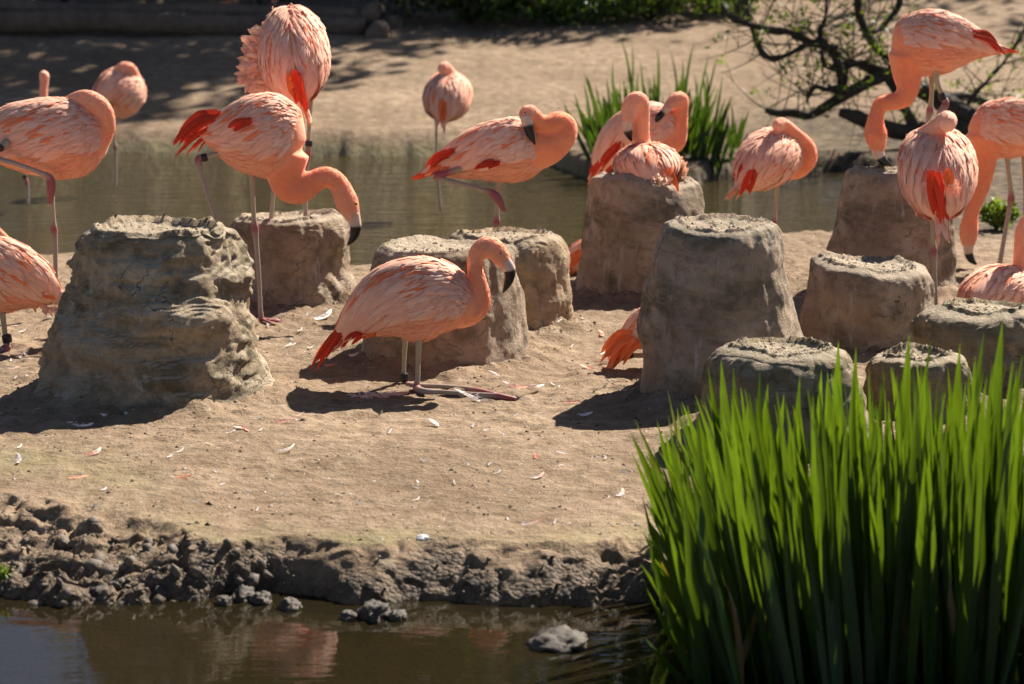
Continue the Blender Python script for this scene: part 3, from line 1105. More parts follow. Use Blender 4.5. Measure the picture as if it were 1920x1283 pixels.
        if show and plum >= 500:
            g2 = np.random.default_rng(seed + 7 + side)
            m2 = 620
            ff_ = g2.random(m2) ** 0.8
            u_ = wing_range[0] + 0.16 + (wing_range[1] - wing_range[0] - 0.10) * ff_
            a_ = g2.uniform(phi_range[0] + 8, phi_range[1] + 2, m2)
            th_ = np.radians(a_) if side == 1 else math.pi - np.radians(a_)
            L_ = g2.uniform(0.022, 0.05, m2) * sc * (1.25 - 0.5 * ff_)
            dr_ = -np.radians(g2.uniform(2, 12, m2)) * side
            q0, n0 = torso_many(T, u_, th_)
            q1, n1 = torso_many(T, u_ - L_ * 0.5 / T.len, th_ + dr_ * 0.5)
            q2, n2 = torso_many(T, u_ - L_ / T.len, th_ + dr_)
            hz_ = g2.uniform(0.004, 0.0095, m2)[:, None]
            k_ = g2.random((m2, 1))
            cz = np.where((k_ < coral * 0.3) & (a_[:, None] > 12) & (a_[:, None] < 75), CORAL * 0.75 + PEACH * 0.25, np.where(k_ < 0.62, PALE * 0.7 + WHITE * 0.3, WHITE)) * g2.uniform(0.94, 1.03, (m2, 1))
            flakes(Bw, q0 + n0 * (hz_ * 0.3), q1 + n1 * (hz_ * 0.8), q2 + n2 * (hz_ + 0.001), n1, g2.uniform(0.006, 0.013, m2) * sc, cz * 0.9 + PEACH * 0.1, cz)
        wing = None
        if not show:
            for s in singles:
                Bw.add(*s)
        wing = obj('wing', Bw.mesh('wing', M['feather'], base), root)
        if show:
            for s in singles:
                fb = MB()
                fb.add(*s)
                obj('feather', fb.mesh('feather', M['feather'], base), wing)
    # ---- traced tail / primary feathers: (x0,y0,x1,y1,dd0,dd1,width px,sag px,colour)
    if tail:
        tl = None
        for grp in tail:
            x0, y0, x1, y1, dd0, dd1, wpx, sag, n, spread, cl = grp
            for i in range(n):
                f = (i + 0.5) / n - 0.5
                jx, jy = rnd.uniform(-1, 1), rnd.uniform(-1, 1)
                ax, ay = x0 + f * spread * 0.6 + jx * 3, y0 + f * spread * 0.4 + jy * 5
                ex, ey = x1 + f * spread + jx * spread * 0.12, y1 + f * spread * 0.45 + jy * spread * 0.25
                lf = rnd.uniform(0.68, 1.04)
                ex, ey = ax + (ex - ax) * lf, ay + (ey - ay) * lf
                kx, ky = (ax + ex) / 2, (ay + ey) / 2 - sag * rnd.uniform(0.7, 1.2)
                d0 = dd0 + rnd.uniform(-0.012, 0.012)
                d1 = dd1 + rnd.uniform(-0.03, 0.03)
                path = np.array([at_y(ax, ay, Y + d0), at_y(ax * 0.5 + kx * 0.5 + 0, ay * 0.45 + ky * 0.55, Y + d0 * 0.75 + d1 * 0.25), at_y(kx, ky, Y + (d0 + d1) / 2),
                                 at_y(kx * 0.45 + ex * 0.55, ky * 0.5 + ey * 0.5 - sag * 0.15, Y + d0 * 0.25 + d1 * 0.75), at_y(ex, ey, Y + d1)])
                dvec = norm(path[-1] - path[0])
                nv = np.cross(dvec, [0, 1, 0])
                nv = nv * (1 if nv[2] > 0 else -1) * 0.35 + np.array([rnd.uniform(-0.6, 0.6), -0.9, rnd.uniform(-0.1, 0.5)])
                c_ = {'r': RED, 'c': CORAL, 'p': PALE, 'k': BLACK * 2}[cl]
                c_ = c_ * rnd.uniform(0.85, 1.2)
                s = feather_strip(path, np.tile(norm(nv), (5, 1)), wpx * m * rnd.uniform(0.8, 1.2), c_ * 1.0, c_, c_ * 0.8, 8)
                fb = MB()
                fb.add(*s)
                me = fb.mesh('feather', M['feather'], base)
                if tl is None:
                    tl = obj('tail', me, root)
                else:
                    obj('feather', me, tl)
    # ---- short contour feathers over the torso, and loose down
    Bp = MB()
    g = np.random.default_rng(seed)
    u = g.uniform(0.06, 0.97, plum)
    th = g.uniform(0, 2 * math.pi, plum)
    L = g.uniform(0.018, 0.042, plum) * sc
    q0, n0 = torso_many(T, u, th)
    q1, n1 = torso_many(T, u - L * 0.5 / T.len, th)
    q2, n2 = torso_many(T, u - L / T.len, th + g.uniform(-0.08, 0.08, plum))
    lift = g.uniform(0.001, 0.0055, plum)[:, None]
    uu = u[:, None]
    cc = (PEACH * (1 - tone) + SALMON * tone) * (0.55 + 0.45 * uu) + PALE * (0.45 * (1 - uu))
    low = (np.sin(th) < -0.64)[:, None]
    cc = np.where(low, cc * 0.6 + PALE * 0.4, cc)
    cc = np.where(g.random((plum, 1)) < 0.12, cc * 0.6 + CORAL * 0.4, cc) * g.uniform(0.92, 1.08, (plum, 1))
    flakes(Bp, q0 - n0 * 0.002, q1 + n1 * (lift * 0.5), q2 + n2 * lift, n1, g.uniform(0.007, 0.013, plum) * sc, cc, cc * 0.85 + WHITE * 0.15)
    if nk is not None and plum >= 500:
        m_ = int(plum * 1.6)
        j = g.integers(4, len(nk) - 2, m_)
        tdir = norm(nk[np.maximum(j - 2, 0), :3] - nk[np.minimum(j + 1, len(nk) - 1), :3])
        rd = norm(np.cross(tdir, g.normal(size=(m_, 3))))
        l = g.uniform(0.006, 0.013, m_)[:, None]
        p0 = nk[j, :3] + rd * (nk[j, 3:] * 0.985 - 0.0015) - tdir * l * g.random((m_, 1))
        kk = j / (len(nk) - 1) * (len(nc) - 1)
        cc = nc[np.minimum(np.round(kk).astype(int), len(nc) - 1)] * g.uniform(0.9, 1.1, (m_, 1))
        flakes(Bp, p0, p0 + tdir * l * 0.5 + rd * 0.0016, p0 + tdir * l + rd * g.uniform(0.0005, 0.003, (m_, 1)), rd, l[:, 0] * 0.45, cc, cc * 0.9 + WHITE * 0.1)
    for (x, y, dd, rx, ry, n, ang, L) in fluff:
        for i in range(n):
            px, py = x + rnd.gauss(0, rx * 0.5), y + rnd.gauss(0, ry * 0.5)
            d0 = dd + rnd.uniform(-0.03, 0.03)
            aa = math.radians(ang + rnd.gauss(0, 26))
            l = L * rnd.uniform(0.5, 1.2)
            path = np.array([at_y(px + math.cos(aa) * l * t, py - math.sin(aa) * l * t + 0.15 * l * t * t, Y + d0 - 0.02 * t) for t in (0, 0.5, 1)])
            cc = PALE * rnd.uniform(0.4, 1) + WHITE * 0.4
            cc = np.minimum(cc, 0.92)
            Bp.add(*feather_strip(path, np.tile([rnd.uniform(-0.4, 0.4), -0.9, 0.2], (3, 1)), L * m * 0.34, cc, cc * 0.5 + WHITE * 0.5, None, 4))
    obj('plumage', Bp.mesh('plumage', M['feather'], base), root, kind='stuff')
    return root


def foot_web(ft, Y):
    """ft: (px,py,dd,length px, heading degrees): three webbed toes on what lies under them"""
    x, y, dd, L, ang = ft
    o = at_y(x, y, Y + dd)
    l = L * mpp(Y)
    V, F = [], []
    for k, da in enumerate((-32, 0, 32)):
        a = math.radians(ang + da)
        d = np.array([math.cos(a), math.sin(a), 0])
        s = np.array([-d[1], d[0], 0])
        ll = l * (1.0 if da == 0 else 0.85)
        c = np.array([o + d * ll * t + np.array([0, 0, 0.006 * (1 - t) + 0.004]) for t in np.linspace(0, 1, 5)])
        r = np.array([0.006, 0.0065, 0.005, 0.0055, 0.003])
        v, f = sweep(c, r * 0.8, r, (0, 0, 1), 6)
        F += [tuple(i + sum(len(q) for q in V) for i in q_) for q_ in f]
        V.append(v)
    n0 = sum(len(q) for q in V)
    tips = [o + np.array([math.cos(math.radians(ang + da)), math.sin(math.radians(ang + da)), 0]) * l * 0.8 + [0, 0, 0.004] for da in (-32, 0, 32)]
    V.append(np.array([o + [0, 0, 0.008]] + tips))
    F += [(n0, n0 + 1, n0 + 2), (n0, n0 + 2, n0 + 3)]
    return np.vstack(V), F

# the flock, each bird measured from the photograph: (px, py, depth offset m, radius px)
PINKNECK = [SALMON, SALMON * 0.97 + PALE * 0.05, PEACH, PEACH * 0.6 + PALE * 0.4]
PALENECK = [PEACH, PEACH * 0.7 + PALE * 0.3, PALE, PALE * 0.9 + WHITE * 0.1]

flamingo('kneeling flamingo with head raised and red tail, front centre before the grey mound', 7.67,
         [(632, 640, 0, 6, 6), (652, 618, 0, 22, 22), (688, 590, 0, 48, 46), (735, 566, 0, 71, 60), (785, 561, 0, 81, 64), (830, 563, 0, 70, 57), (862, 573, 0, 50, 45), (885, 582, 0, 30, 28)],
         neck=[(845, 575, 0, 48), (876, 583, 0, 32), (897, 573, 0, 23), (902, 552, 0, 18), (897, 530, 0, 16.5), (891, 505, 0, 15), (892, 483, 0, 15.5), (904, 466, 0, 19), (922, 465, 0, 21), (936, 478, 0, 18), (945, 491, 0, 14), (951, 501, 0, 10)],
         bill={'pts': [(942, 486, 0, 14), (952, 499, 0, 12.5), (956, 509, 0, 11.5), (955, 522, 0, 9.5), (950, 536, 0, 6.5), (943, 549, 0, 1.5)], 'cut': 0.36},
         eye=(938, 475, -0.022, 3.4),
         legs=[([(786, 630, -0.03, 6.5), (784, 680, -0.03, 5), (783, 712, -0.03, 5), (781, 727, -0.03, 8), (793, 733, None, 6.5), (830, 735, None, 4.8), (880, 739, None, 4.8), (915, 742, None, 6), (938, 744, None, 7), (968, 748, None, 3.5)], 'ttsjssssff'),
               ([(760, 630, 0.05, 6), (758, 670, 0.05, 4.5), (757, 706, 0.05, 4.5), (762, 721, 0.05, 8), (776, 723, None, 6), (820, 724, None, 4.4), (870, 728, None, 4.4), (900, 734, None, 6), (930, 740, None, 4)], 'ttsjsssff')],
         bands=[(758, 701, 759, 714, 0.05, 8.6)],
         tail=[(664, 596, 587, 694, -0.02, -0.02, 8, 12, 13, 16, 'r'), (668, 606, 596, 675, -0.01, 0.01, 8, 10, 9, 16, 'c'), (672, 612, 630, 652, -0.03, -0.02, 8, 6, 7, 16, 'r'), (690, 615, 655, 640, -0.04, -0.05, 10, 2, 5, 22, 'r'), (700, 622, 683, 634, -0.05, -0.06, 9, 0, 4, 20, 'c')],
         seed=101, tone=0.1, plum=1600, vox=0.005, neck_cols=[SALMON, SALMON * 0.6 + PEACH * 0.4, PEACH, PEACH], red_wing=7, wing_range=(0.22, 0.86))

flamingo('flamingo bending its neck down in an S, one leg raised, left of centre', 8.87,
         [(378, 250, 0, 5), (395, 252, 0, 24), (420, 253, 0, 48), (450, 254, 0, 67), (485, 254, 0, 78), (520, 255, 0, 77), (546, 257, 0, 60), (560, 260, 0, 40)],
         neck=[(540, 285, 0, 42), (533, 322, 0, 36), (539, 352, 0, 27), (562, 356, 0, 27), (590, 340, 0, 22), (613, 332, 0, 20), (632, 342, 0, 19), (643, 361, 0, 20.5), (651, 381, 0, 22), (658, 398, 0, 17), (664, 412, 0, 12)],
         bill={'pts': [(660, 402, 0, 15), (665, 415, 0, 12), (667, 426, 0, 11), (665, 440, 0, 9), (659, 451, 0, 6), (651, 460, 0, 1.5)], 'cut': 0.37},
         eye=(668, 382, -0.026, 3.2), cam_sign=1,
         legs=[([(472, 320, 0, 6), (474, 370, 0, 4.6), (476, 408, 0, 4.8), (478, 428, 0, 7), (480, 450, 0, 5.2), (485, 515, 0, 4.6), (488, 575, 0, 4.6), (490, 602, 0, 6)], 'tttjjssf'),
               ([(440, 282, -0.03, 6.5), (412, 288, -0.03, 5), (388, 294, -0.03, 5), (373, 298, -0.03, 7.5), (374, 315, -0.03, 7), (381, 340, -0.03, 4.4), (393, 378, -0.03, 4.4), (406, 416, -0.03, 4.4), (415, 450, -0.03, 5)], 'tttjjsssf')],
         bands=[(379, 297, 388, 294, -0.03, 8)],
         feet=[(490, 604, 0, 42, -18)],
         tail=[(412, 214, 322, 272, -0.03, -0.02, 13, 16, 8, 20, 'r'), (412, 232, 338, 292, -0.02, 0.0, 8, 8, 7, 34, 'r'), (468, 226, 428, 246, -0.122, -0.106, 13, 4, 7, 16, 'r')],
         seed=202, tone=0.25, plum=1300, neck_cols=[SALMON, SALMON, SALMON * 0.8 + PEACH * 0.2, PEACH, PALE], red_wing=4)

flamingo('fluffed flamingo seen from behind on the grey mound, folded red wing tips hanging', 9.30,
         [(566, 196, -0.13, 6, 6), (562, 176, -0.12, 26, 32), (556, 145, -0.08, 48, 56), (551, 105, -0.02, 58, 64), (547, 65, 0.04, 52, 58), (544, 35, 0.09, 36, 38), (542, 18, 0.11, 16, 16)],
         up=(0, -0.9, 0.5), both=True, seed=303, plum=900, coral=0.13,
         legs=[([(583, 180, 0, 6), (580, 230, 0, 4.2), (579, 262, 0, 4.2), (577, 292, 0, 6.2), (574, 318, 0, 5), (573, 370, 0, 4), (573, 412, 0, 4.5)], 'tttjjss'),
               ([(528, 190, 0.04, 6), (524, 250, 0.04, 4.2), (520, 300, 0.04, 6), (514, 350, 0.03, 4), (508, 416, 0.03, 4.5)], 'ttjss')],
         bands=[(579, 264, 579, 274, 0, 7)],
         tail=[(556, 140, 566, 203, -0.19, -0.17, 17, -2, 9, 22, 'r'), (545, 140, 552, 180, -0.185, -0.17, 14, 0, 4, 16, 'c')],
         fluff=[(492, 112, 0.02, 20, 44, 110, 165, 26), (478, 122, 0.0, 14, 30, 70, 172, 26), (490, 86, 0.02, 12, 22, 60, 125, 28), (490, 150, 0.0, 20, 14, 70, 215, 22), (543, 22, 0.06, 26, 6, 40, 95, 11)],
         feet=[(573, 413, 0, 30, -70), (508, 416, 0.03, 28, -100)], wing_range=(0.14, 0.92), phi_range=(-30, 88), red_wing=0)

flamingo('large flamingo at the left edge with its neck laid back over its shoulder', 8.95,
         [(-70, 275, 0, 8), (-45, 268, 0, 30), (-10, 261, 0, 48), (30, 257, 0, 63), (70, 258, 0, 72), (112, 260, 0, 76), (150, 262, 0, 70), (180, 262, 0, 51), (198, 263, 0, 28)],
         neck=[(172, 270, 0, 36), (196, 246, 0, 20), (200, 228, -0.01, 16.5), (195, 209, -0.02, 17), (181, 194, -0.025, 18), (161, 185, -0.02, 17), (142, 187, -0.01, 14), (125, 194, 0.0, 12), (100, 205, 0.01, 12)],
         legs=[([(97, 330, 0.04, 6), (98, 372, 0.04, 4.5), (100, 412, 0.04, 4.8), (101, 430, 0.04, 7.2), (103, 450, 0.04, 5.2), (105, 520, 0.04, 4.4), (107, 600, 0.04, 5)], 'tttjjss'),
               ([(12, 268, -0.10, 9), (0, 277, -0.13, 6), (-25, 286, -0.14, 6), (-10, 296, -0.14, 5.2), (35, 309, -0.14, 4.6), (80, 326, -0.13, 5), (94, 336, -0.12, 8), (96, 356, -0.12, 8.5), (94, 382, -0.11, 4)], 'ttjjssjff')],
         bands=[(-2, 280, 4, 275, -0.133, 7.5)],
         tail=[(30, 240, -45, 285, -0.07, -0.03, 14, 12, 6, 20, 'r')],
         seed=404, tone=0.35, plum=1400, neck_cols=[SALMON, PEACH * 0.8 + PALE * 0.2, PALE * 0.8 + PEACH * 0.2, PALE], red_wing=3, wing_range=(0.22, 0.9))

flamingo('flamingo cut by the left edge, kneeling beside the crumbling mound', 8.36,
         [(114, 556, 0, 6), (104, 554, 0, 16), (84, 545, 0, 36), (58, 533, 0, 52), (25, 523, 0, 68), (-15, 516, 0, 76), (-52, 516, 0, 68), (-85, 522, 0, 38)],
         neck=[(-40, 500, 0, 48), (-52, 462, 0, 24), (-40, 440, 0.0, 18), (-18, 432, 0, 14), (2, 443, 0.0, 10), (20, 462, 0, 9)],
         legs=[([(4, 585, -0.03, 6), (8, 615, -0.03, 5), (11, 640, -0.03, 5), (12, 652, -0.03, 9), (-5, 658, -0.03, 7), (-60, 664, -0.03, 5)], 'ttsjjs')],
         bands=[(12, 628, 14, 642, -0.03, 9.5)],
         tail=[(80, 552, 110, 560, -0.05, -0.02, 10, 3, 4, 12, 'c')],
         fluff=[(85, 578, 0, 16, 6, 30, -20, 14)],
         seed=505, tone=0.4, plum=1200, red_wing=2, wing_range=(0.12, 0.86))

flamingo('distant flamingo wading at left with its head tucked into its back', 14.3,
         [(190, 200, -0.12, 8), (196, 186, -0.1, 26, 24), (210, 178, -0.06, 42, 36), (228, 175, 0.0, 48, 42), (242, 176, 0.06, 40, 36), (250, 178, 0.1, 20, 20)],
         neck=[(246, 172, 0.05, 17), (252, 150, 0.0, 12), (246, 132, -0.03, 11.5), (234, 127, -0.05, 11.5), (222, 133, -0.05, 10), (212, 145, -0.05, 8)],
         legs=[([(213, 220, 0, 3.6), (214, 255, 0, 2.6), (215, 268, 0, 3), (216, 277, 0, 4.4), (217, 288, 0, 2.8), (217, 330, 0, 2.6), (217, 350, 0, 2.6)], 'tttjjss')],
         seed=606, both=True, coral=0.12, plum=500, neck_cols=PALENECK, vox=0.008, red_wing=1)

flamingo('distant flamingo whose pale neck shows above the neck-tucked bird at left', 13.5,
         [(30, 255, 0, 8), (42, 250, 0, 26), (62, 245, 0, 40), (85, 245, 0, 36), (98, 240, 0, 18)],
         neck=[(88, 240, 0, 18), (86, 210, 0, 10), (82, 185, 0, 8.5), (82, 165, 0, 8.5), (83, 150, 0, 9.5), (83, 142, -0.01, 10), (80, 140, -0.04, 8)],
         legs=[([(46, 285, 0, 3.6), (47, 325, 0, 2.8), (50, 342, 0, 4.2), (52, 352, 0, 3), (52, 385, 0, 2.6)], 'ttjss')],
         bands=[(46, 329, 47, 335, 0, 4.5)], seed=707, plum=300, neck_cols=PALENECK, vox=0.008, red_wing=1)

flamingo('distant flamingo seen from behind on one leg, wading near the far bank', 13.3,
         [(828, 228, -0.14, 6, 6), (831, 214, -0.12, 24, 26), (835, 196, -0.07, 38, 40), (840, 176, 0.0, 40, 42), (844, 158, 0.07, 30, 32), (846, 146, 0.1, 14, 15)],
         neck=[(850, 172, 0.08, 26), (866, 190, 0.08, 16), (873, 172, 0.07, 15), (863, 155, 0.05, 13), (848, 140, 0.0, 10), (834, 128, -0.02, 12.5), (830, 133, -0.05, 10)],
         up=(0, -0.6, 0.8), both=True, seed=808, coral=0.1, plum=500, neck_cols=PALENECK, vox=0.008,
         legs=[([(818, 215, 0, 3.6), (818, 250, 0, 2.6), (819, 290, 0, 2.6), (820, 315, 0, 4), (822, 345, 0, 2.6), (826, 395, 0, 2.6)], 'tttjss')],
         tail=[(829, 188, 827, 236, -0.17, -0.17, 9, 0, 6, 14, 'c')], red_wing=0, phi_range=(-30, 88), wing_range=(0.15, 0.9))

flamingo('preening flamingo on one leg with looped neck and head against its back, centre', 9.2,
         [(806, 322, 0, 5), (822, 315, 0, 16), (852, 304, 0, 32), (890, 291, 0, 47), (930, 284, 0, 57), (970, 281, 0, 60), (1003, 277, 0, 48), (1022, 275, 0, 32)],
         neck=[(1000, 278, 0, 46), (1028, 272, 0, 38), (1050, 256, 0.0, 31), (1056, 238, 0, 27), (1046, 228, -0.02, 20), (1030, 232, -0.04, 17), (1014, 230, -0.05, 15), (1000, 220, -0.06, 17), (991, 214, -0.07, 18), (988, 222, -0.08, 14)],
         bill={'pts': [(987, 218, -0.08, 13), (989, 230, -0.085, 11), (991, 240, -0.09, 9), (996, 255, -0.09, 7), (1003, 271, -0.09, 1.5)], 'cut': 0.42},
         eye=(984, 211, -0.098, 2.5),
         legs=[([(938, 330, 0, 6), (935, 362, 0, 4.6), (932, 398, 0, 4.6), (931, 416, 0, 7), (930, 436, 0, 5), (929, 500, 0, 4.4), (928, 580, 0, 5)], 'tttjjss'),
               ([(862, 318, -0.06, 7), (838, 325, -0.06, 6), (816, 330, -0.06, 7), (830, 336, -0.06, 5), (868, 346, -0.07, 4.4), (905, 356, -0.08, 4.8), (922, 362, -0.08, 7.5), (934, 374, -0.08, 8.5), (946, 396, -0.08, 4)], 'tjjjssjff')],
         tail=[(850, 285, 797, 322, -0.05, -0.02, 12, 9, 7, 16, 'r'), (930, 303, 895, 316, -0.1, -0.075, 11, 2, 6, 26, 'r'), (870, 300, 808, 330, -0.04, -0.02, 10, 6, 6, 18, 'c')],
         seed=909, tone=0.55, plum=1300, neck_cols=[SALMON, SALMON, SALMON, SALMON * 0.8 + PEACH * 0.2, PALE], red_wing=5, phi_range=(-16, 84))

flamingo('flamingo preening its back among the far irises, behind the sitting bird', 10.6,
         [(1118, 322, 0, 6), (1128, 305, 0, 20), (1148, 278, 0, 34), (1178, 255, 0, 46), (1212, 244, 0, 52), (1242, 250, 0, 46), (1260, 262, 0, 28)],
         neck=[(1240, 262, 0, 40), (1264, 264, 0, 24), (1273, 244, -0.01, 17), (1275, 220, -0.02, 15.5), (1277, 200, -0.03, 14), (1276, 187, -0.04, 15), (1266, 188, -0.06, 13.5), (1254, 199, -0.08, 9.5), (1246, 207, -0.09, 7)],
         bill={'pts': [(1252, 202, -0.085, 8.5), (1244, 210, -0.09, 6.5), (1236, 219, -0.1, 6.5), (1230, 228, -0.1, 3)], 'cut': 0.4},
         legs=[([(1190, 290, 0.03, 5), (1190, 360, 0.03, 4), (1190, 470, 0.03, 4)], 'ttj')],
         tail=[(1150, 265, 1112, 335, -0.05, -0.03, 13, 4, 9, 30, 'r'), (1165, 270, 1130, 315, -0.07, -0.05, 12, 3, 5, 20, 'r')],
         seed=1010, tone=0.3, plum=700, neck_cols=[SALMON, SALMON * 0.8 + PEACH * 0.2, SALMON * 0.5 + PALE * 0.5, PALE], red_wing=7)

flamingo('pale flamingo sitting on the tall mound, neck raised and bill dipping down', 9.6,
         [(1236, 344, -0.14, 8, 14), (1230, 330, -0.12, 26, 40), (1222, 318, -0.07, 38, 56), (1215, 312, 0.0, 42, 61), (1208, 308, 0.07, 38, 54), (1204, 304, 0.12, 22, 30)],
         neck=[(1204, 300, 0.06, 28), (1203, 270, 0.03, 18), (1202, 240, 0.02, 16.5), (1203, 210, 0.01, 16), (1201, 192, 0.0, 16.5), (1190, 188, -0.01, 16.5), (1180, 200, -0.015, 15), (1177, 217, -0.02, 12.5), (1176, 230, -0.02, 10)],
         bill={'pts': [(1176, 226, -0.02, 11), (1176, 238, -0.02, 9), (1178, 248, -0.02, 8.5), (1181, 258, -0.01, 5), (1184, 264, -0.005, 2)], 'cut': 0.42},
         both=True, seed=1111, coral=0.08, plum=900, neck_cols=PALENECK, red_wing=1, phi_range=(-35, 88),
         tail=[(1258, 318, 1266, 356, -0.15, -0.16, 9, 0, 5, 14, 'c')],
         fluff=[(1278, 322, -0.03, 8, 16, 60, 75, 12), (1235, 334, -0.15, 20, 10, 90, -75, 9), (1180, 340, -0.06, 22, 6, 40, -100, 7)])

flamingo('flamingo seen from behind with red tail at lower left, right of the sitting bird', 10.5,
         [(1388, 350, -0.14, 6, 6), (1398, 338, -0.12, 26, 24), (1418, 318, -0.07, 44, 44), (1442, 298, 0.0, 52, 54), (1464, 280, 0.08, 42, 46), (1474, 268, 0.12, 22, 26)],
         neck=[(1470, 300, 0.08, 40), (1492, 312, 0.07, 26), (1512, 296, 0.05, 22), (1512, 274, 0.04, 16), (1496, 255, 0.02, 12), (1478, 240, 0.0, 12), (1464, 233, -0.02, 13), (1456, 240, -0.05, 11)],
         up=(-0.2, -0.5, 0.85), both=True, seed=1212, coral=0.12, plum=700, neck_cols=[SALMON, SALMON, PEACH, PALE],
         legs=[([(1456, 345, 0, 5), (1455, 385, 0, 3.8), (1453, 405, 0, 4), (1452, 416, 0, 5.8), (1451, 430, 0, 4), (1450, 480, 0, 4)], 'tttjjs')],
         tail=[(1412, 320, 1394, 366, -0.17, -0.17, 10, 0, 6, 18, 'r'), (1402, 305, 1378, 338, -0.12, -0.13, 10, 3, 6, 12, 'r')], red_wing=0, phi_range=(-30, 88), wing_range=(0.15, 0.9), tone=0.2)

flamingo('tall salmon flamingo at upper right bending down to peck at a mound', 9.7,
         [(1872, 94, 0, 6), (1852, 90, 0, 16), (1818, 83, 0, 36), (1778, 81, 0, 55), (1738, 81, 0, 61), (1704, 84, 0, 53), (1682, 90, 0, 32)],
         neck=[(1705, 105, 0, 42), (1701, 138, 0, 29), (1703, 165, 0, 22), (1692, 186, 0, 18.5), (1670, 191, 0, 16), (1652, 197, 0, 15.5), (1644, 214, 0, 14), (1641, 234, 0, 18), (1642, 254, 0, 22), (1645, 273, 0, 16), (1647, 286, 0, 11)],
         bill={'pts': [(1645, 278, 0, 13), (1648, 289, 0, 11), (1652, 298, 0, 9.5), (1661, 305, 0, 7), (1672, 311, 0, 2)], 'cut': 0.42},
         legs=[([(1747, 135, 0.03, 6), (1747, 170, 0.03, 4.6), (1745, 196, 0.03, 5), (1744, 206, 0.03, 7), (1741, 225, 0.03, 5.2), (1742, 280, 0.03, 4.4), (1743, 330, 0.03, 4.5)], 'tttjjss'),
               ([(1752, 130, -0.04, 6), (1758, 158, -0.04, 4.8), (1767, 180, -0.04, 5), (1773, 194, -0.04, 7.5), (1763, 213, -0.04, 6), (1752, 240, -0.03, 4.5), (1748, 330, 0.0, 4.5)], 'tttjjss')],
         bands=[(1764, 176, 1769, 187, -0.04, 7.5)],
         tail=[(1825, 62, 1884, 102, -0.05, -0.02, 13, 12, 8, 14, 'r'), (1800, 100, 1775, 138, 0.05, 0.03, 10, 0, 3, 16, 'c')],
         seed=1313, tone=0.75, plum=1100, neck_cols=[SALMON, SALMON, SALMON, SALMON * 0.7 + PEACH * 0.3], red_wing=4, phi_range=(0, 84))

flamingo('flamingo seen from behind with round tucked head and hanging red wing tips, right', 8.95,
         [(1764, 412, -0.15, 6, 8), (1762, 392, -0.13, 30, 40), (1760, 352, -0.08, 50, 64), (1757, 308, 0.0, 55, 71), (1756, 272, 0.08, 42, 58), (1756, 254, 0.12, 20, 28)],
         neck=[(1756, 285, 0.1, 45), (1718, 295, 0.07, 24), (1712, 275, 0.05, 18), (1730, 255, 0.03, 16), (1752, 240, 0.0, 16), (1770, 229, -0.02, 18), (1776, 227, -0.05, 19), (1774, 236, -0.08, 16)],
         up=(0, -0.7, 0.75), both=True, seed=1414, plum=900, neck_cols=[SALMON, PEACH, PALE, PALE, WHITE * 0.5 + PALE * 0.5],
         legs=[([(1748, 395, 0, 6), (1749, 430, 0, 4.6), (1750, 455, 0, 5), (1751, 470, 0, 7), (1752, 490, 0, 4.8), (1753, 530, 0, 4.4), (1755, 596, 0, 5)], 'tttjjss')],
         tail=[(1752, 322, 1766, 416, -0.2, -0.19, 14, 0, 9, 26, 'r'), (1780, 318, 1776, 352, -0.2, -0.2, 12, 0, 4, 14, 'c'), (1790, 342, 1784, 372, -0.19, -0.2, 12, 0, 4, 18, 'p')],
         fluff=[(1786, 352, -0.2, 9, 12, 40, 30, 9), (1752, 400, -0.11, 28, 8, 60, -80, 8)], coral=0.14, red_wing=0, phi_range=(-32, 88), wing_range=(0.12, 0.92))

flamingo('flamingo cut by the right edge, neck hanging straight down to the ground', 10.2,
         [(2010, 240, 0, 8), (1985, 238, 0, 28), (1950, 238, 0, 46), (1912, 240, 0, 54), (1875, 242, 0, 55), (1843, 241, 0, 45), (1824, 240, 0, 26)],
         neck=[(1850, 255, 0, 42), (1848, 290, 0, 25), (1846, 322, 0, 19), (1839, 352, 0, 16.5), (1828, 382, 0, 14), (1821, 404, 0, 14.5), (1817, 427, 0, 18), (1816, 446, 0, 17), (1816, 462, 0, 11)],
         bill={'pts': [(1816, 456, 0, 12), (1816, 468, 0, 9.5), (1817, 478, 0, 8.5), (1822, 488, 0, 6.5), (1831, 496, 0, 2)], 'cut': 0.42},
         legs=[([(1888, 285, 0, 6), (1891, 320, 0, 4.5), (1895, 355, 0, 4.8), (1896, 372, 0, 7), (1892, 395, 0, 5), (1884, 440, 0, 4.3), (1874, 498, 0, 4.8)], 'tttjjss'),
               ([(1920, 285, 0.06, 6), (1925, 370, 0.06, 6), (1920, 440, 0.06, 4), (1915, 490, 0.06, 4)], 'tjss')],
         seed=1515, tone=0.7, plum=900, neck_cols=[SALMON, SALMON, SALMON * 0.7 + PEACH * 0.3, SALMON * 0.4 + PALE * 0.6], red_wing=3)

flamingo('pale flamingo resting on the ground behind the mossy mound at the right edge', 9.0,
         [(1812, 578, -0.14, 6, 10), (1822, 570, -0.12, 26, 30), (1846, 556, -0.06, 44, 48), (1876, 548, 0.0, 50, 56), (1906, 548, 0.06, 44, 46), (1926, 550, 0.08, 26, 28)],
         neck=[(1908, 540, 0.05, 34), (1916, 506, 0.04, 20), (1917, 470, 0.03, 17), (1918, 435, 0.02, 15.5), (1930, 414, 0.01, 15), (1950, 412, 0.0, 17), (1962, 428, -0.01, 15)],
         both=True, seed=1616, coral=0.1, plum=800, neck_cols=PALENECK, red_wing=2,
         tail=[(1828, 560, 1806, 574, -0.15, -0.15, 11, 2, 5, 16, 'c')])

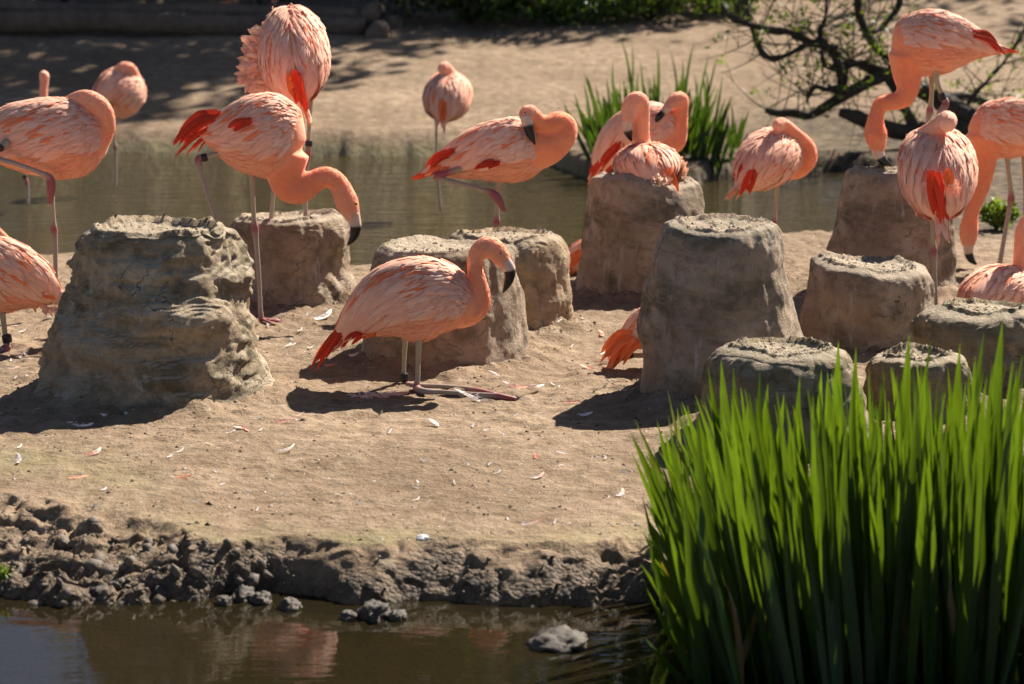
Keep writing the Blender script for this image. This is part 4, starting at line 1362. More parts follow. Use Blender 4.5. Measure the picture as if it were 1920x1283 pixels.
flamingo('flamingo lying behind the tallest mound, only spread red tail in view', 8.0,
         [(1166, 658, 0, 6), (1176, 646, 0, 18), (1196, 628, 0, 32), (1230, 612, 0, 46), (1270, 606, 0, 52), (1308, 610, 0, 42), (1330, 618, 0, 22)],
         neck=[(1300, 610, 0, 36), (1335, 600, 0, 22), (1345, 570, 0.05, 17), (1345, 530, 0.08, 15), (1340, 500, 0.1, 15), (1330, 490, 0.1, 17)],
         bands=[(1172, 668, 1186, 664, 0.0, 8)],
         legs=[([(1160, 672, 0.0, 7), (1190, 667, 0.0, 5), (1230, 668, 0, 5)], 'jtt')],
         tail=[(1188, 628, 1118, 680, -0.04, -0.04, 13, 14, 6, 16, 'c'), (1192, 638, 1146, 690, -0.06, -0.07, 12, 8, 8, 30, 'c')],
         seed=1717, tone=0.3, plum=600, red_wing=4, wing_range=(0.12, 0.8))

flamingo('flamingo lying between two mounds at centre, only folded wing in view', 10.0,
         [(1050, 508, 0, 6), (1062, 500, 0, 18), (1085, 490, 0, 32), (1120, 482, 0, 42), (1155, 480, 0, 42), (1180, 486, 0, 22)],
         neck=[(1160, 480, 0, 30), (1185, 470, 0, 16), (1186, 440, 0, 13), (1180, 425, 0, 14)],
         tail=[(1090, 475, 1058, 512, -0.06, -0.05, 12, 4, 6, 20, 'c')],
         seed=1818, tone=0.4, plum=300, red_wing=3, wing_range=(0.12, 0.85))

flamingo('far flamingo behind the logs, only legs and lowered neck in view', 20.1,
         [(395, -70, 0, 5), (410, -75, 0, 18), (440, -80, 0, 28), (475, -78, 0, 26), (492, -75, 0, 14)],
         neck=[(482, -72, 0, 16), (505, -50, 0, 8), (514, -20, 0, 6.5), (515, 2, 0, 7), (514, 12, 0, 5)],
         legs=[([(447, -55, 0, 2.5), (447, -10, 0, 2), (447, 30, 0, 2)], 'tjs'), ([(474, -55, 0.05, 2.5), (477, -10, 0.05, 2), (477, 30, 0.05, 2)], 'tjs')],
         seed=1919, plum=150, vox=0.012, red_wing=1)
flamingo('far flamingo behind the logs, only small coral patch at the top edge', 20.2,
         [(398, 12, 0, 4), (405, 10, 0, 5), (417, 8, 0, 6), (430, 8, 0, 5), (436, 10, 0, 3)],
         neck=[(430, 6, 0, 4), (438, -12, 0, 3), (440, -30, 0, 3), (436, -36, 0, 4)],
         seed=2020, plum=60, vox=0.012, tone=1.0, feathers=False)

# ------------------------------------------------------------------ iris clumps
def iris_leaf(base, tip, width, bend, twist, col_a, col_b, n=8):
    """sword leaf folded along its keel; base / tip world points, bend vector bows the middle"""
    base, tip, bend = map(np.asarray, (base, tip, bend))
    t = np.linspace(0, 1, n + 1)
    c = base + (tip - base) * t[:, None] + bend * (t ** 2 * (1 - t) * 4)[:, None]
    d = norm(np.gradient(c, axis=0))
    side0 = np.array([math.cos(twist), math.sin(twist), 0])
    side = norm(side0 - (d @ side0)[:, None] * d)
    nn = np.cross(d, side)
    wv_ = width * 0.5 * np.minimum(1, (1 - t) ** 0.62 * 1.45) * (0.62 + 0.38 * np.minimum(t * 3, 1))
    wv_[-1] = width * 0.015
    fold = 0.28
    Vv = np.stack([c - side * wv_[:, None] + nn * (wv_ * fold)[:, None], c, c + side * wv_[:, None] + nn * (wv_ * fold)[:, None]], 1).reshape(-1, 3)
    Ff = []
    for i in range(n):
        a = i * 3
        Ff += [(a, a + 1, a + 4, a + 3), (a + 1, a + 2, a + 5, a + 4)]
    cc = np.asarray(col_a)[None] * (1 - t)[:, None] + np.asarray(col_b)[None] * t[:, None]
    return Vv, Ff, np.repeat(cc, 3, axis=0)


rnd = random.Random(5)
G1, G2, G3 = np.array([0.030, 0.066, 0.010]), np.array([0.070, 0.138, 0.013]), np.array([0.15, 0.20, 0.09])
STRAW = np.array([0.30, 0.20, 0.10])
fb_ = at_z(1600, 1210, WATER_Z)
front = obj('iris_clump', None, None, 'large clump of green sword-leaved irises in the water at front right', 'iris plant', loc=fb_)


def add_leaf(parent, org, *a):
    b_ = MB()
    b_.add(*iris_leaf(*a))
    obj('leaf', b_.mesh('leaf', M['iris'], org), parent)


# measured leaves of the front row: tip px,py  foot px,py  width px
lead = [(1183, 812, 1335, 1195, 26), (1190, 786, 1345, 1185, 16), (1185, 850, 1330, 1190, 20), (1252, 732, 1318, 1120, 13), (1270, 765, 1330, 1130, 13), (1232, 790, 1340, 1150, 18),
        (1328, 690, 1400, 1190, 26), (1352, 676, 1410, 1180, 34), (1375, 690, 1420, 1190, 28), (1425, 692, 1405, 1200, 30), (1440, 720, 1440, 1200, 30), (1470, 740, 1450, 1210, 26),
        (1500, 705, 1480, 1210, 26), (1540, 695, 1500, 1210, 28), (1572, 640, 1560, 1220, 34), (1605, 652, 1590, 1220, 32), (1660, 700, 1610, 1230, 28), (1705, 628, 1670, 1230, 36),
        (1745, 640, 1700, 1240, 26), (1800, 645, 1760, 1240, 30), (1845, 625, 1790, 1240, 34), (1880, 600, 1830, 1250, 38), (1918, 665, 1850, 1250, 30), (1900, 735, 1880, 1260, 30),
        (1690, 740, 1700, 1250, 30), (1620, 760, 1600, 1240, 28), (1400, 760, 1410, 1200, 26), (1310, 780, 1375, 1180, 26), (1285, 790, 1360, 1180, 24), (1550, 780, 1540, 1250, 28)]
for (tx, ty, bx, by, wpx) in lead:
    b0 = at_z(bx, by, WATER_Z - 0.06)
    Yb = b0[1]
    tip = at_y(tx, ty, Yb + rnd.uniform(-0.02, 0.06))
    g = rnd.random()
    pale = wpx < 17
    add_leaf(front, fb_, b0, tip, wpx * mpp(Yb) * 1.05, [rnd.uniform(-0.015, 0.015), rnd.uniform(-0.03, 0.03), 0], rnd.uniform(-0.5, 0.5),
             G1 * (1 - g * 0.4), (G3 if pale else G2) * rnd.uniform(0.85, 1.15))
env_x = [1180, 1250, 1330, 1420, 1480, 1570, 1700, 1800, 1880, 1920, 2000, 2200]
env_y = [820, 740, 700, 698, 712, 655, 645, 650, 618, 670, 650, 650]
rest = MB()
for i in range(860):
    bx = rnd.uniform(1308, 2120)
    by = rnd.uniform(1110, 1345)
    if bx < 1345:
        by = max(by, 1150)
    b0 = at_z(bx, by, WATER_Z - 0.05)
    f = (bx - 1300) / 620.0
    tx = bx + (-175 * max(1 - f, 0) ** 2 + 25 * f + rnd.gauss(0, 26))
    ty = float(np.interp(tx, env_x, env_y)) + 26 + abs(rnd.gauss(0, 125)) + (90 if i >= 265 and rnd.random() < 0.5 else 0)
    if tx < 1200:
        tx = 1200 + rnd.uniform(0, 110)
    tip = at_y(tx, ty, b0[1] + rnd.gauss(0.02, 0.05))
    dead = rnd.random() < 0.05
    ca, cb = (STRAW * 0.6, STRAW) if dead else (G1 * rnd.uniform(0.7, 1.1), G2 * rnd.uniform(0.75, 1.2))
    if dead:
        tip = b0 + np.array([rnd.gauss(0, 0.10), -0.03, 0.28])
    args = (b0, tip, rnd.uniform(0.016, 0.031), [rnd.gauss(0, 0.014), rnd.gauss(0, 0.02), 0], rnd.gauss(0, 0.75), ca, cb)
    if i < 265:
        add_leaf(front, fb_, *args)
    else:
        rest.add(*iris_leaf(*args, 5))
obj('leaves', rest.mesh('leaves', M['iris'], fb_), front, kind='stuff')

bb_ = at_z(1235, 330, WATER_Z)
back = obj('iris_clump', None, None, 'smaller clump of green irises on the far shore behind the sitting flamingo', 'iris plant', loc=bb_)
lead2 = [(1163, 70, 1190, 320), (1100, 140, 1135, 320), (1098, 188, 1135, 330), (1150, 112, 1180, 315), (1200, 110, 1215, 310), (1233, 92, 1225, 300), (1302, 78, 1275, 310), (1258, 95, 1285, 300),
         (1322, 128, 1300, 310), (1355, 140, 1325, 320), (1280, 110, 1270, 300), (1185, 82, 1170, 300), (1365, 215, 1330, 330), (1385, 235, 1345, 335), (1330, 100, 1290, 310), (1345, 105, 1300, 320)]
for (tx, ty, bx, by) in lead2:
    b0 = at_z(bx, by, WATER_Z)
    tip = at_y(tx, ty, b0[1] + rnd.uniform(-0.1, 0.1))
    add_leaf(back, bb_, b0, tip, rnd.uniform(0.020, 0.030), [rnd.gauss(0, 0.03), 0, rnd.uniform(0, 0.04)], rnd.gauss(0, 0.5), G1 * 0.8, G1 * rnd.uniform(1.0, 1.9))
for i in range(270):
    bx = rnd.gauss(1235, 62)
    bx = min(max(bx, 1120), 1375)
    b0 = at_z(bx, rnd.uniform(295, 335), WATER_Z)
    H = rnd.uniform(0.22, 0.52) * (0.75 if abs(bx - 1230) > 110 else 1)
    lean = (bx - 1235) / 900.0 + rnd.gauss(0, 0.12)
    tip = b0 + np.array([lean * H * 1.4, rnd.gauss(0, 0.07), H])
    add_leaf(back, bb_, b0, tip, rnd.uniform(0.018, 0.03), [rnd.gauss(0, 0.02), 0, rnd.uniform(0, 0.03)], rnd.gauss(0, 0.5), G1 * 0.8, G1 * rnd.uniform(0.9, 2.0))

# ------------------------------------------------------------------ foliage helper
def leaf_cloud(B_, centre, radii, n, size, cols, rnd, flat=0.0, shell=0.55):
    """n folded leaf blades spread through an ellipsoid"""
    g = np.random.default_rng(rnd.randrange(1 << 30))
    d = norm(g.normal(size=(n, 3)))
    r = np.where(g.random(n) < 0.75, shell + (1 - shell) * g.random(n), g.random(n) ** 0.5)[:, None]
    p = np.asarray(centre) + d * np.asarray(radii) * r
    a = g.normal(size=(n, 3))
    a[:, 2] *= 1 - flat
    a = norm(a)
    b = norm(np.cross(a, g.normal(size=(n, 3))))
    u = np.cross(a, b)
    s = (size * g.uniform(0.6, 1.3, n))[:, None]
    c = np.array(cols)[g.integers(0, len(cols), n)] * g.uniform(0.75, 1.25, (n, 1))
    V = np.stack([p, p + a * s * 0.5 + b * s * 0.28 + u * s * 0.05, p + a * s, p + a * s * 0.5 - b * s * 0.28 + u * s * 0.05], 1).reshape(-1, 3)
    B_.add(V, np.arange(n * 4).reshape(n, 4).tolist(), np.repeat(c, 4, axis=0))


LG = [np.array([0.05, 0.10, 0.02]), np.array([0.035, 0.075, 0.016]), np.array([0.085, 0.15, 0.025])]
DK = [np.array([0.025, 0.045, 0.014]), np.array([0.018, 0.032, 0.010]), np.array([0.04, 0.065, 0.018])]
YG = [np.array([0.17, 0.24, 0.03]), np.array([0.12, 0.19, 0.025])]

# ------------------------------------------------------------------ far logs
def log(label, p0, p1, r, seed, group=None):
    p0, p1 = np.asarray(p0, float), np.asarray(p1, float)
    n, seg = 40, 22
    t = np.linspace(0, 1, n)
    c = p0 + (p1 - p0) * t[:, None]
    c = c + 0.02 * np.stack([0 * t, vnoise(np.stack([t * 4, 0 * t, 0 * t + seed], -1)), vnoise(np.stack([t * 4, 0 * t + 5, 0 * t + seed], -1))], -1)
    rr = r * (1 + 0.06 * vnoise(np.stack([t * 6, 0 * t, 0 * t + seed * 3], -1)))
    Vv, Ff = sweep(c, rr, rr, (0, 0, 1), seg)
    body = Vv[:-2] + norm(Vv[:-2] - np.repeat(c, seg, axis=0)) * (0.01 * fbm(Vv[:-2] * 7, 3, seed))[:, None]
    Vv[:-2] = body
    Vv[-2], Vv[-1] = c[0], c[-1]
    me = mesh_np('log', Vv - p0, Ff, None, M['log'])
    me.materials.append(M['logend'])
    o = obj('log', me, None, label, 'log', group, loc=p0)
    mi = np.zeros(len(me.polygons), dtype=np.int32)
    mi[-2 * seg:] = 1
    me.polygons.foreach_set('material_index', mi)
    return o


def ypt(px, py, Y):
    return at_y(px, py, Y)


log('long dark log lying on the far bank, lower of the stacked pair', ypt(-350, 33, 19.4), ypt(684, 56, 19.4), 0.076, 1, 'long logs on the far bank')
log('long dark log on the far bank, upper of the stacked pair', ypt(-350, 9, 19.6), ypt(668, 27, 19.6), 0.068, 2, 'long logs on the far bank')
log('short log end-on at the end of the long logs, nearest of its row', ypt(703, 60, 19.2), ypt(738, 22, 20.9), 0.076, 3, 'short logs at the end of the long logs')
log('short log end-on resting on top beside the long upper log', ypt(694, 28, 19.5), ypt(724, 0, 21.0), 0.062, 4, 'short logs at the end of the long logs')
log('short log end-on, second of the row going right', ypt(735, 46, 19.6), ypt(764, 14, 21.2), 0.068, 5, 'short logs at the end of the long logs')
log('short log end-on, last of the row going right', ypt(757, 36, 19.9), ypt(782, 6, 21.4), 0.062, 6, 'short logs at the end of the long logs')

# ------------------------------------------------------------------ shrubs along the top of the bank
def shrub(label, px, py, Y, rx, ry, rz, n, size, cols, seed, group):
    rr = random.Random(seed)
    b = at_y(px, py, Y)
    g = gz(b[0], Y)
    base = np.array([b[0], Y, g])
    root = obj('shrub', None, None, label, 'shrub', group, loc=base)
    Bs = MB()
    for k in range(9):
        a = rr.uniform(0, 6.28)
        d = rr.uniform(0.3, 0.9)
        q = np.array([base + np.array([math.cos(a) * rx * d * t, math.sin(a) * ry * d * t, rz * 1.5 * t * (1.2 - 0.4 * t)]) for t in np.linspace(0, 1, 6)])
        r = np.linspace(0.018, 0.004, 6)
        v, f = sweep(q, r, r, (0.2, 1, 0.1), 6)
        Bs.add(v, f, (0.05, 0.04, 0.03))
    obj('stem', Bs.mesh('stem', M['bark'], base), root)
    Bl = MB()
    for k in range(12):
        a = rr.uniform(0, 6.28)
        d = rr.uniform(0.1, 0.75)
        cpos = base + np.array([math.cos(a) * rx * d, math.sin(a) * ry * d, rz * rr.uniform(0.35, 1.3)])
        leaf_cloud(Bl, cpos, (rx * 0.42, ry * 0.42, rz * 0.42), n // 12, size, cols, rr)
    obj('foliage', Bl.mesh('foliage', M['leaf'], base), root, kind='stuff')


sg = 'shrubs along the top of the far bank'
shrub('leafy green shrub at the top of the bank, right of the bare gap', 1040, 40, 19.75, 0.70, 0.35, 0.22, 1700, 0.06, LG, 1, sg)
shrub('leafy green shrub at the top of the bank above the far irises', 1215, 30, 19.95, 0.70, 0.35, 0.24, 1700, 0.06, LG + YG, 2, sg)
shrub('low dark ivy shrub at the top of the bank behind the short logs', 880, 30, 19.9, 0.7, 0.35, 0.26, 1500, 0.06, DK, 3, sg)
shrub('green shrub at the top of the bank beside the bare branches', 1345, 25, 20.3, 0.55, 0.4, 0.22, 1200, 0.06, LG + YG, 4, sg)
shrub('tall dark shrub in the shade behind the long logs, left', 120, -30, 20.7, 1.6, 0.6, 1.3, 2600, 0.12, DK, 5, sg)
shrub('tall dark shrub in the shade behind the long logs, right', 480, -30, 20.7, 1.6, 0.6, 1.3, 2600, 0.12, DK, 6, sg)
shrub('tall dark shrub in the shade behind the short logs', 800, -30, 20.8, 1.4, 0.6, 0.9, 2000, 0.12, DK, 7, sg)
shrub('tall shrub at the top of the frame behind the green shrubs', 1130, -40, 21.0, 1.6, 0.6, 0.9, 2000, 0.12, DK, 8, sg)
shrub('unseen tall shrub added beyond the sand to darken the pond reflection, left', 1520, -60, 22.5, 1.8, 0.7, 1.4, 2200, 0.14, DK, 21, sg)  # this pair is out of frame, added so the pond mirrors less sky
shrub('unseen tall shrub added beyond the sand to darken the pond reflection, right', 1980, -60, 22.5, 1.8, 0.7, 1.4, 2200, 0.14, DK, 22, sg)
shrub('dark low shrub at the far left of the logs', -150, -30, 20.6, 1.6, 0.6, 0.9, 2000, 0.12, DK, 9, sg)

# bright plant on the island at right, and a sprig at the left edge
def herb(label, px, py, z, rx, rz, n, size, seed):
    rr = random.Random(seed)
    b = at_z(px, py, z)
    base = np.array([b[0], b[1], gz(b[0], b[1])])
    root = obj('leafy_plant', None, None, label, 'plant', loc=base)
    Bs, Bl = MB(), MB()
    for k in range(10):
        a, l = rr.uniform(0, 6.28), rr.uniform(0.5, 1)
        tip = base + np.array([math.cos(a) * rx * l, math.sin(a) * rx * l, rz * rr.uniform(0.5, 1.2)])
        q = np.array([base + (tip - base) * t + np.array([0, 0, rz * 0.4 * t * (1 - t)]) for t in np.linspace(0, 1, 5)])
        r = np.linspace(0.004, 0.0015, 5)
        v, f = sweep(q, r, r, (0.2, 1, 0.1), 5)
        Bs.add(v, f, (0.08, 0.13, 0.03))
        for t in np.linspace(0.35, 1, 5):
            leaf_cloud(Bl, base + (tip - base) * t + np.array([0, 0, rz * 0.4 * t * (1 - t)]), (rx * 0.2, rx * 0.2, rz * 0.15), n // 50, size, YG, rr)
    obj('stem', Bs.mesh('stem', M['leaf'], base), root)
    obj('foliage', Bl.mesh('foliage', M['leaf'], base), root, kind='stuff')


herb('bright yellow-green leafy plant on the ground below the right edge flamingo', 1868, 432, 0, 0.10, 0.11, 420, 0.036, 3)
herb('small green sprig on the muddy bank at the left edge', 4, 1000, -0.02, 0.03, 0.03, 120, 0.014, 4)

# ------------------------------------------------------------------ fallen willow with bare limbs (right)
wY = 15.6
wb = at_y(1700, 262, wY)
wb[2] = gz(wb[0], wY)
willow = obj('willow_tree', None, None, 'bare dark sprawling willow with few young leaves at upper right', 'tree', loc=wb)
limbs = [
    ([(1436, 206, 0, 5), (1455, 213, 0, 7), (1480, 212, 0, 8), (1520, 217, 0, 8.5), (1558, 194, 0, 10), (1593, 173, 0, 11), (1622, 157, 0.05, 12), (1666, 140, 0.1, 14), (1720, 165, 0.15, 16), (1790, 205, 0.1, 20), (1850, 240, 0.1, 22)], 'trunk'),
    ([(1582, 152, 0.1, 8), (1584, 128, 0.12, 9), (1602, 119, 0.15, 9), (1630, 126, 0.15, 10), (1670, 140, 0.12, 12)], 'limb'),
    ([(1352, 5, -0.2, 3), (1366, 28, -0.2, 4), (1389, 41, -0.2, 5.5), (1447, 57, -0.1, 6), (1482, 61, -0.1, 6.5), (1517, 79, -0.05, 7), (1558, 93, 0, 8), (1573, 128, 0, 9), (1582, 165, 0, 9)], 'limb'),
    ([(1517, 80, -0.05, 6), (1482, 101, -0.1, 5.5), (1447, 110, -0.15, 5), (1427, 98, -0.15, 5), (1415, 66, -0.15, 5), (1405, 30, -0.15, 4), (1397, -6, -0.15, 4)], 'limb'),
    ([(1606, -10, 0.2, 7), (1612, 30, 0.2, 8), (1631, 73, 0.18, 8), (1665, 112, 0.12, 9), (1690, 145, 0.1, 10)], 'limb'),
    ([(1550, -8, 0.1, 3), (1547, 35, 0.08, 3.5), (1538, 58, 0.02, 4), (1543, 80, 0, 4.5), (1556, 93, 0, 5)], 'limb'),
    ([(1513, 190, -0.1, 3), (1518, 175, -0.08, 4), (1530, 162, -0.05, 5), (1550, 168, 0, 5.5), (1578, 166, 0, 6)], 'limb'),
    ([(1541, 96, 0, 3), (1544, 122, 0.02, 3.5), (1566, 133, 0.02, 4)], 'limb'),
    ([(1935, 30, 0.3, 2.5), (1895, 100, 0.25, 3), (1856, 146, 0.2, 3.5), (1827, 178, 0.15, 4.5), (1810, 205, 0.12, 5)], 'limb'),
    ([(1575, 210, -0.1, 10), (1610, 222, -0.1, 14), (1650, 238, -0.05, 15), (1710, 250, 0, 17), (1780, 245, 0.05, 20), (1850, 240, 0.1, 22), (1930, 262, 0.1, 26)], 'trunk'),
    ([(1660, 140, 0.1, 8), (1690, 190, 0.05, 10), (1715, 245, 0, 10)], 'limb'),
    ([(1690, -10, 0.4, 6), (1680, 20, 0.4, 6), (1640, 60, 0.3, 5), (1615, 40, 0.25, 4)], 'limb'),
    ([(1760, 190, 0.2, 6), (1800, 180, 0.3, 8), (1840, 190, 0.3, 8), (1890, 210, 0.2, 10)], 'limb'),
]
for k in range(9):
    x0 = [1606, 1550, 1690, 1397, 1935, 1606, 1690, 1935, 1550][k]
    limbs.append(([(x0, -9, 0.3 if x0 > 1560 else 0.0, 5), (x0 - 10 + 9 * k, -60, 0.3, 5), (x0 - 60, -180, 0.45, 5), (x0 - 110 + 30 * (k % 3), -300, 0.5, 4), (x0 - 170 + 60 * (k % 3), -400, 0.5, 2)], 'limb'))
twigs = MB()
lv = MB()
wr = random.Random(77)
for pts, nm_ in limbs:
    Vv, Ff, q = tube_px(pts, wY, len(pts) * 6, 12)
    nz = fbm(Vv * 16, 3, 4)
    cent = np.vstack([np.repeat(q[:, :3], 12, axis=0), q[:1, :3], q[-1:, :3]])
    Vv = Vv + norm(Vv - cent) * (0.006 * nz)[:, None]
    Bl = MB()
    Bl.add(Vv, Ff, (0.05, 0.04, 0.03))
    obj(nm_, Bl.mesh(nm_, M['bark'], wb), willow)
    # twigs
    for k in range(len(q) // 2):
        i = wr.randrange(len(q))
        p0 = q[i, :3]
        a = np.array([wr.gauss(0, 1), wr.gauss(0, 0.5), wr.gauss(0.5, 0.7)])
        a /= np.linalg.norm(a)
        L = wr.uniform(0.12, 0.45)
        kink = np.array([wr.gauss(0, 0.3), wr.gauss(0, 0.2), wr.gauss(0.1, 0.3)])
        tt = np.linspace(0, 1, 7)
        path = p0 + L * (a[None] * tt[:, None] + kink[None] * (tt ** 2)[:, None])
        r = np.linspace(0.0045, 0.0012, 7)
        v, f = sweep(path, r, r, (0.3, 1, 0.2), 5)
        twigs.add(v, f, (0.05, 0.04, 0.03))
        for s_ in range(wr.randrange(1, 4)):
            j = wr.randrange(2, 6)
            b2 = np.array([wr.gauss(0, 1), wr.gauss(0, 0.5), wr.gauss(0.3, 0.7)])
            p2 = path[j] + np.outer(np.linspace(0, 1, 5), b2 / np.linalg.norm(b2) * L * 0.5)
            v, f = sweep(p2, np.linspace(0.0022, 0.0008, 5), np.linspace(0.0022, 0.0008, 5), (0.3, 1, 0.2), 4)
            twigs.add(v, f, (0.05, 0.04, 0.03))
            if wr.random() < 0.6:
                leaf_cloud(lv, p2[-1], (0.05, 0.05, 0.05), wr.randrange(3, 9), 0.034, YG, wr)
obj('twigs', twigs.mesh('twigs', M['bark'], wb), willow, kind='stuff')
obj('foliage', lv.mesh('foliage', M['leaf'], wb), willow, kind='stuff')

# ------------------------------------------------------------------ tall trees beyond the bank (their crowns shade it and mirror in the pond)
def tree(label, x, y, H, crown_r, lean, n, seed, cols, leaf=0.16, sparse=False, group='tall trees beyond the far bank'):
    rr = random.Random(seed)
    base = np.array([x, y, gz(x, y) - 0.05])
    root = obj('tree', None, None, label, 'tree', group, loc=base)
    top = base + np.array([lean[0], lean[1], H * 0.8])
    Bt = MB()
    t = np.linspace(0, 1, 14)
    c = base + (top - base) * t[:, None] + np.stack([0.15 * np.sin(t * 5 + seed), 0.1 * np.cos(t * 4), 0 * t], -1) * t[:, None]
    r = 0.16 * (1 - t) ** 0.8 + 0.03
    v, f = sweep(c, r, r, (0.1, 1, 0.05), 12)
    Bt.add(v, f, (0.06, 0.05, 0.035))
    Bl = MB()
    nb = 22
    for k in range(nb):
        s = rr.uniform(0.35, 1.0)
        p0 = c[int(s * 13)]
        a = rr.uniform(0, 6.28)
        L = crown_r * rr.uniform(0.55, 1.1) * (1.15 - 0.5 * s)
        tip = p0 + np.array([math.cos(a) * L, math.sin(a) * L, L * rr.uniform(0.1, 0.6)])
        tt = np.linspace(0, 1, 7)
        q = p0 + (tip - p0) * tt[:, None] + np.stack([0 * tt, 0 * tt, 0.2 * L * tt * (1 - tt)], -1)
        rb = np.linspace(0.05, 0.01, 7) * (1.2 - s * 0.6)
        v, f = sweep(q, rb, rb, (0.3, 0.8, 0.2), 7)
        Bt.add(v, f, (0.06, 0.05, 0.035))
        for j in (3, 4, 5, 6):
            leaf_cloud(Bl, q[j] + np.array([rr.gauss(0, 0.2), rr.gauss(0, 0.2), rr.gauss(0, 0.2)]), (crown_r * 0.17, crown_r * 0.17, crown_r * 0.12), n // (nb * 4), leaf, cols, rr, shell=0.3)
    obj('trunk', Bt.mesh('trunk', M['bark'], base), root)
    obj('crown', Bl.mesh('crown', M['leaf'], base), root, kind='stuff')


tree('tall tree behind the green shrubs at the top of the bank', 1.5, 24.2, 11.5, 2.0, (0.4, -0.6), 5000, 11, LG, 0.17)
tree('tall tree behind the dark ivy at the top of the bank', 0.6, 24.8, 11.0, 2.6, (-0.1, -0.6), 7000, 12, LG, 0.17)
tree('tree behind the shrubs leaning over the left of the far bank', -0.6, 23.4, 7.0, 2.4, (-0.4, -1.4), 5000, 1, LG, 0.17)
tree('tree behind the short logs leaning over the far bank', -2.2, 24.0, 7.5, 2.6, (-0.2, -1.6), 5000, 2, LG, 0.17)
tree('tree at the far left behind the logs', -3.4, 29.0, 8.5, 2.8, (0.4, -0.6), 5000, 3, LG, 0.18)
tree('thin tree behind the shrubs, right of centre on the far bank', 4.6, 28.0, 8.5, 2.8, (-0.3, -1.8), 2200, 4, LG, 0.16)
tree('tree at the right beyond the bare willow', 8.2, 27.0, 8.0, 2.8, (0, -0.8), 3000, 8, LG, 0.17)
tree('tall tree far behind the bank, centre', 1.6, 36.0, 13.0, 3.8, (0, 0), 7000, 5, DK, 0.26)
tree('tall tree far behind the bank, right of centre', 7.0, 37.0, 13.0, 4.0, (0, 0), 7000, 6, DK, 0.26)
tree('tall tree far behind the bank, left of centre', -2.6, 37.0, 12.0, 3.2, (0, 0), 6000, 7, DK, 0.26)

# ------------------------------------------------------------------ loose things on the ground
def fallen_feather(label, px, py, L, ang, curve, width, cb, ct, seed, lift=0.004, group=None):
    rr = random.Random(seed)
    o = ground_pt(px, py)
    m = mpp(o[1])
    l = L * m
    a = math.radians(ang)
    d = np.array([math.cos(a), math.sin(a) * 1.8, 0])
    d /= np.linalg.norm(d)
    s = np.array([-d[1], d[0], 0])
    B_ = MB()
    t = np.linspace(-0.5, 0.5, 6)
    path = o + d * l * t[:, None] + s * (curve * l * (t * t * 4 - 0.3))[:, None] + np.array([0, 0, 1])[None] * (lift + 0.25 * l * (t + 0.5) ** 2 * rr.uniform(0.2, 1.2))[:, None]
    nv = norm(np.array([rr.uniform(-0.5, 0.5), rr.uniform(-0.9, -0.2), 0.9]))
    down = group is not None
    B_.add(*feather_strip(path, np.tile(nv, (6, 1)), width * m * (0.35 if down else 0.68), cb, ct, cb, 8))
    for k in range(26 if down else 40):
        tt = rr.uniform(0, 0.95 if down else 0.75)
        p0 = path[int(tt * 5)] + np.array([0, 0, 0.001])
        dd = np.array([rr.gauss(0, 1), rr.gauss(0, 1), rr.uniform(0.0, 0.45)])
        dd = dd / np.linalg.norm(dd) * l * (rr.uniform(0.2, 0.5) if down else rr.uniform(0.12, 0.36))
        B_.add(*feather_strip(np.array([p0, p0 + dd * 0.5, p0 + dd + np.array([0, 0, -0.2 * l * 0.2])]), np.tile(norm(np.cross(dd, [0.3, 0.5, 0.7])), (3, 1)), l * (0.03 if down else 0.022), cb, W_, None, 2))
    obj('fallen_feather', B_.mesh('fallen_feather', M['feather'], o), None, label, 'feather', group or 'feathers fallen on the ground', loc=o)


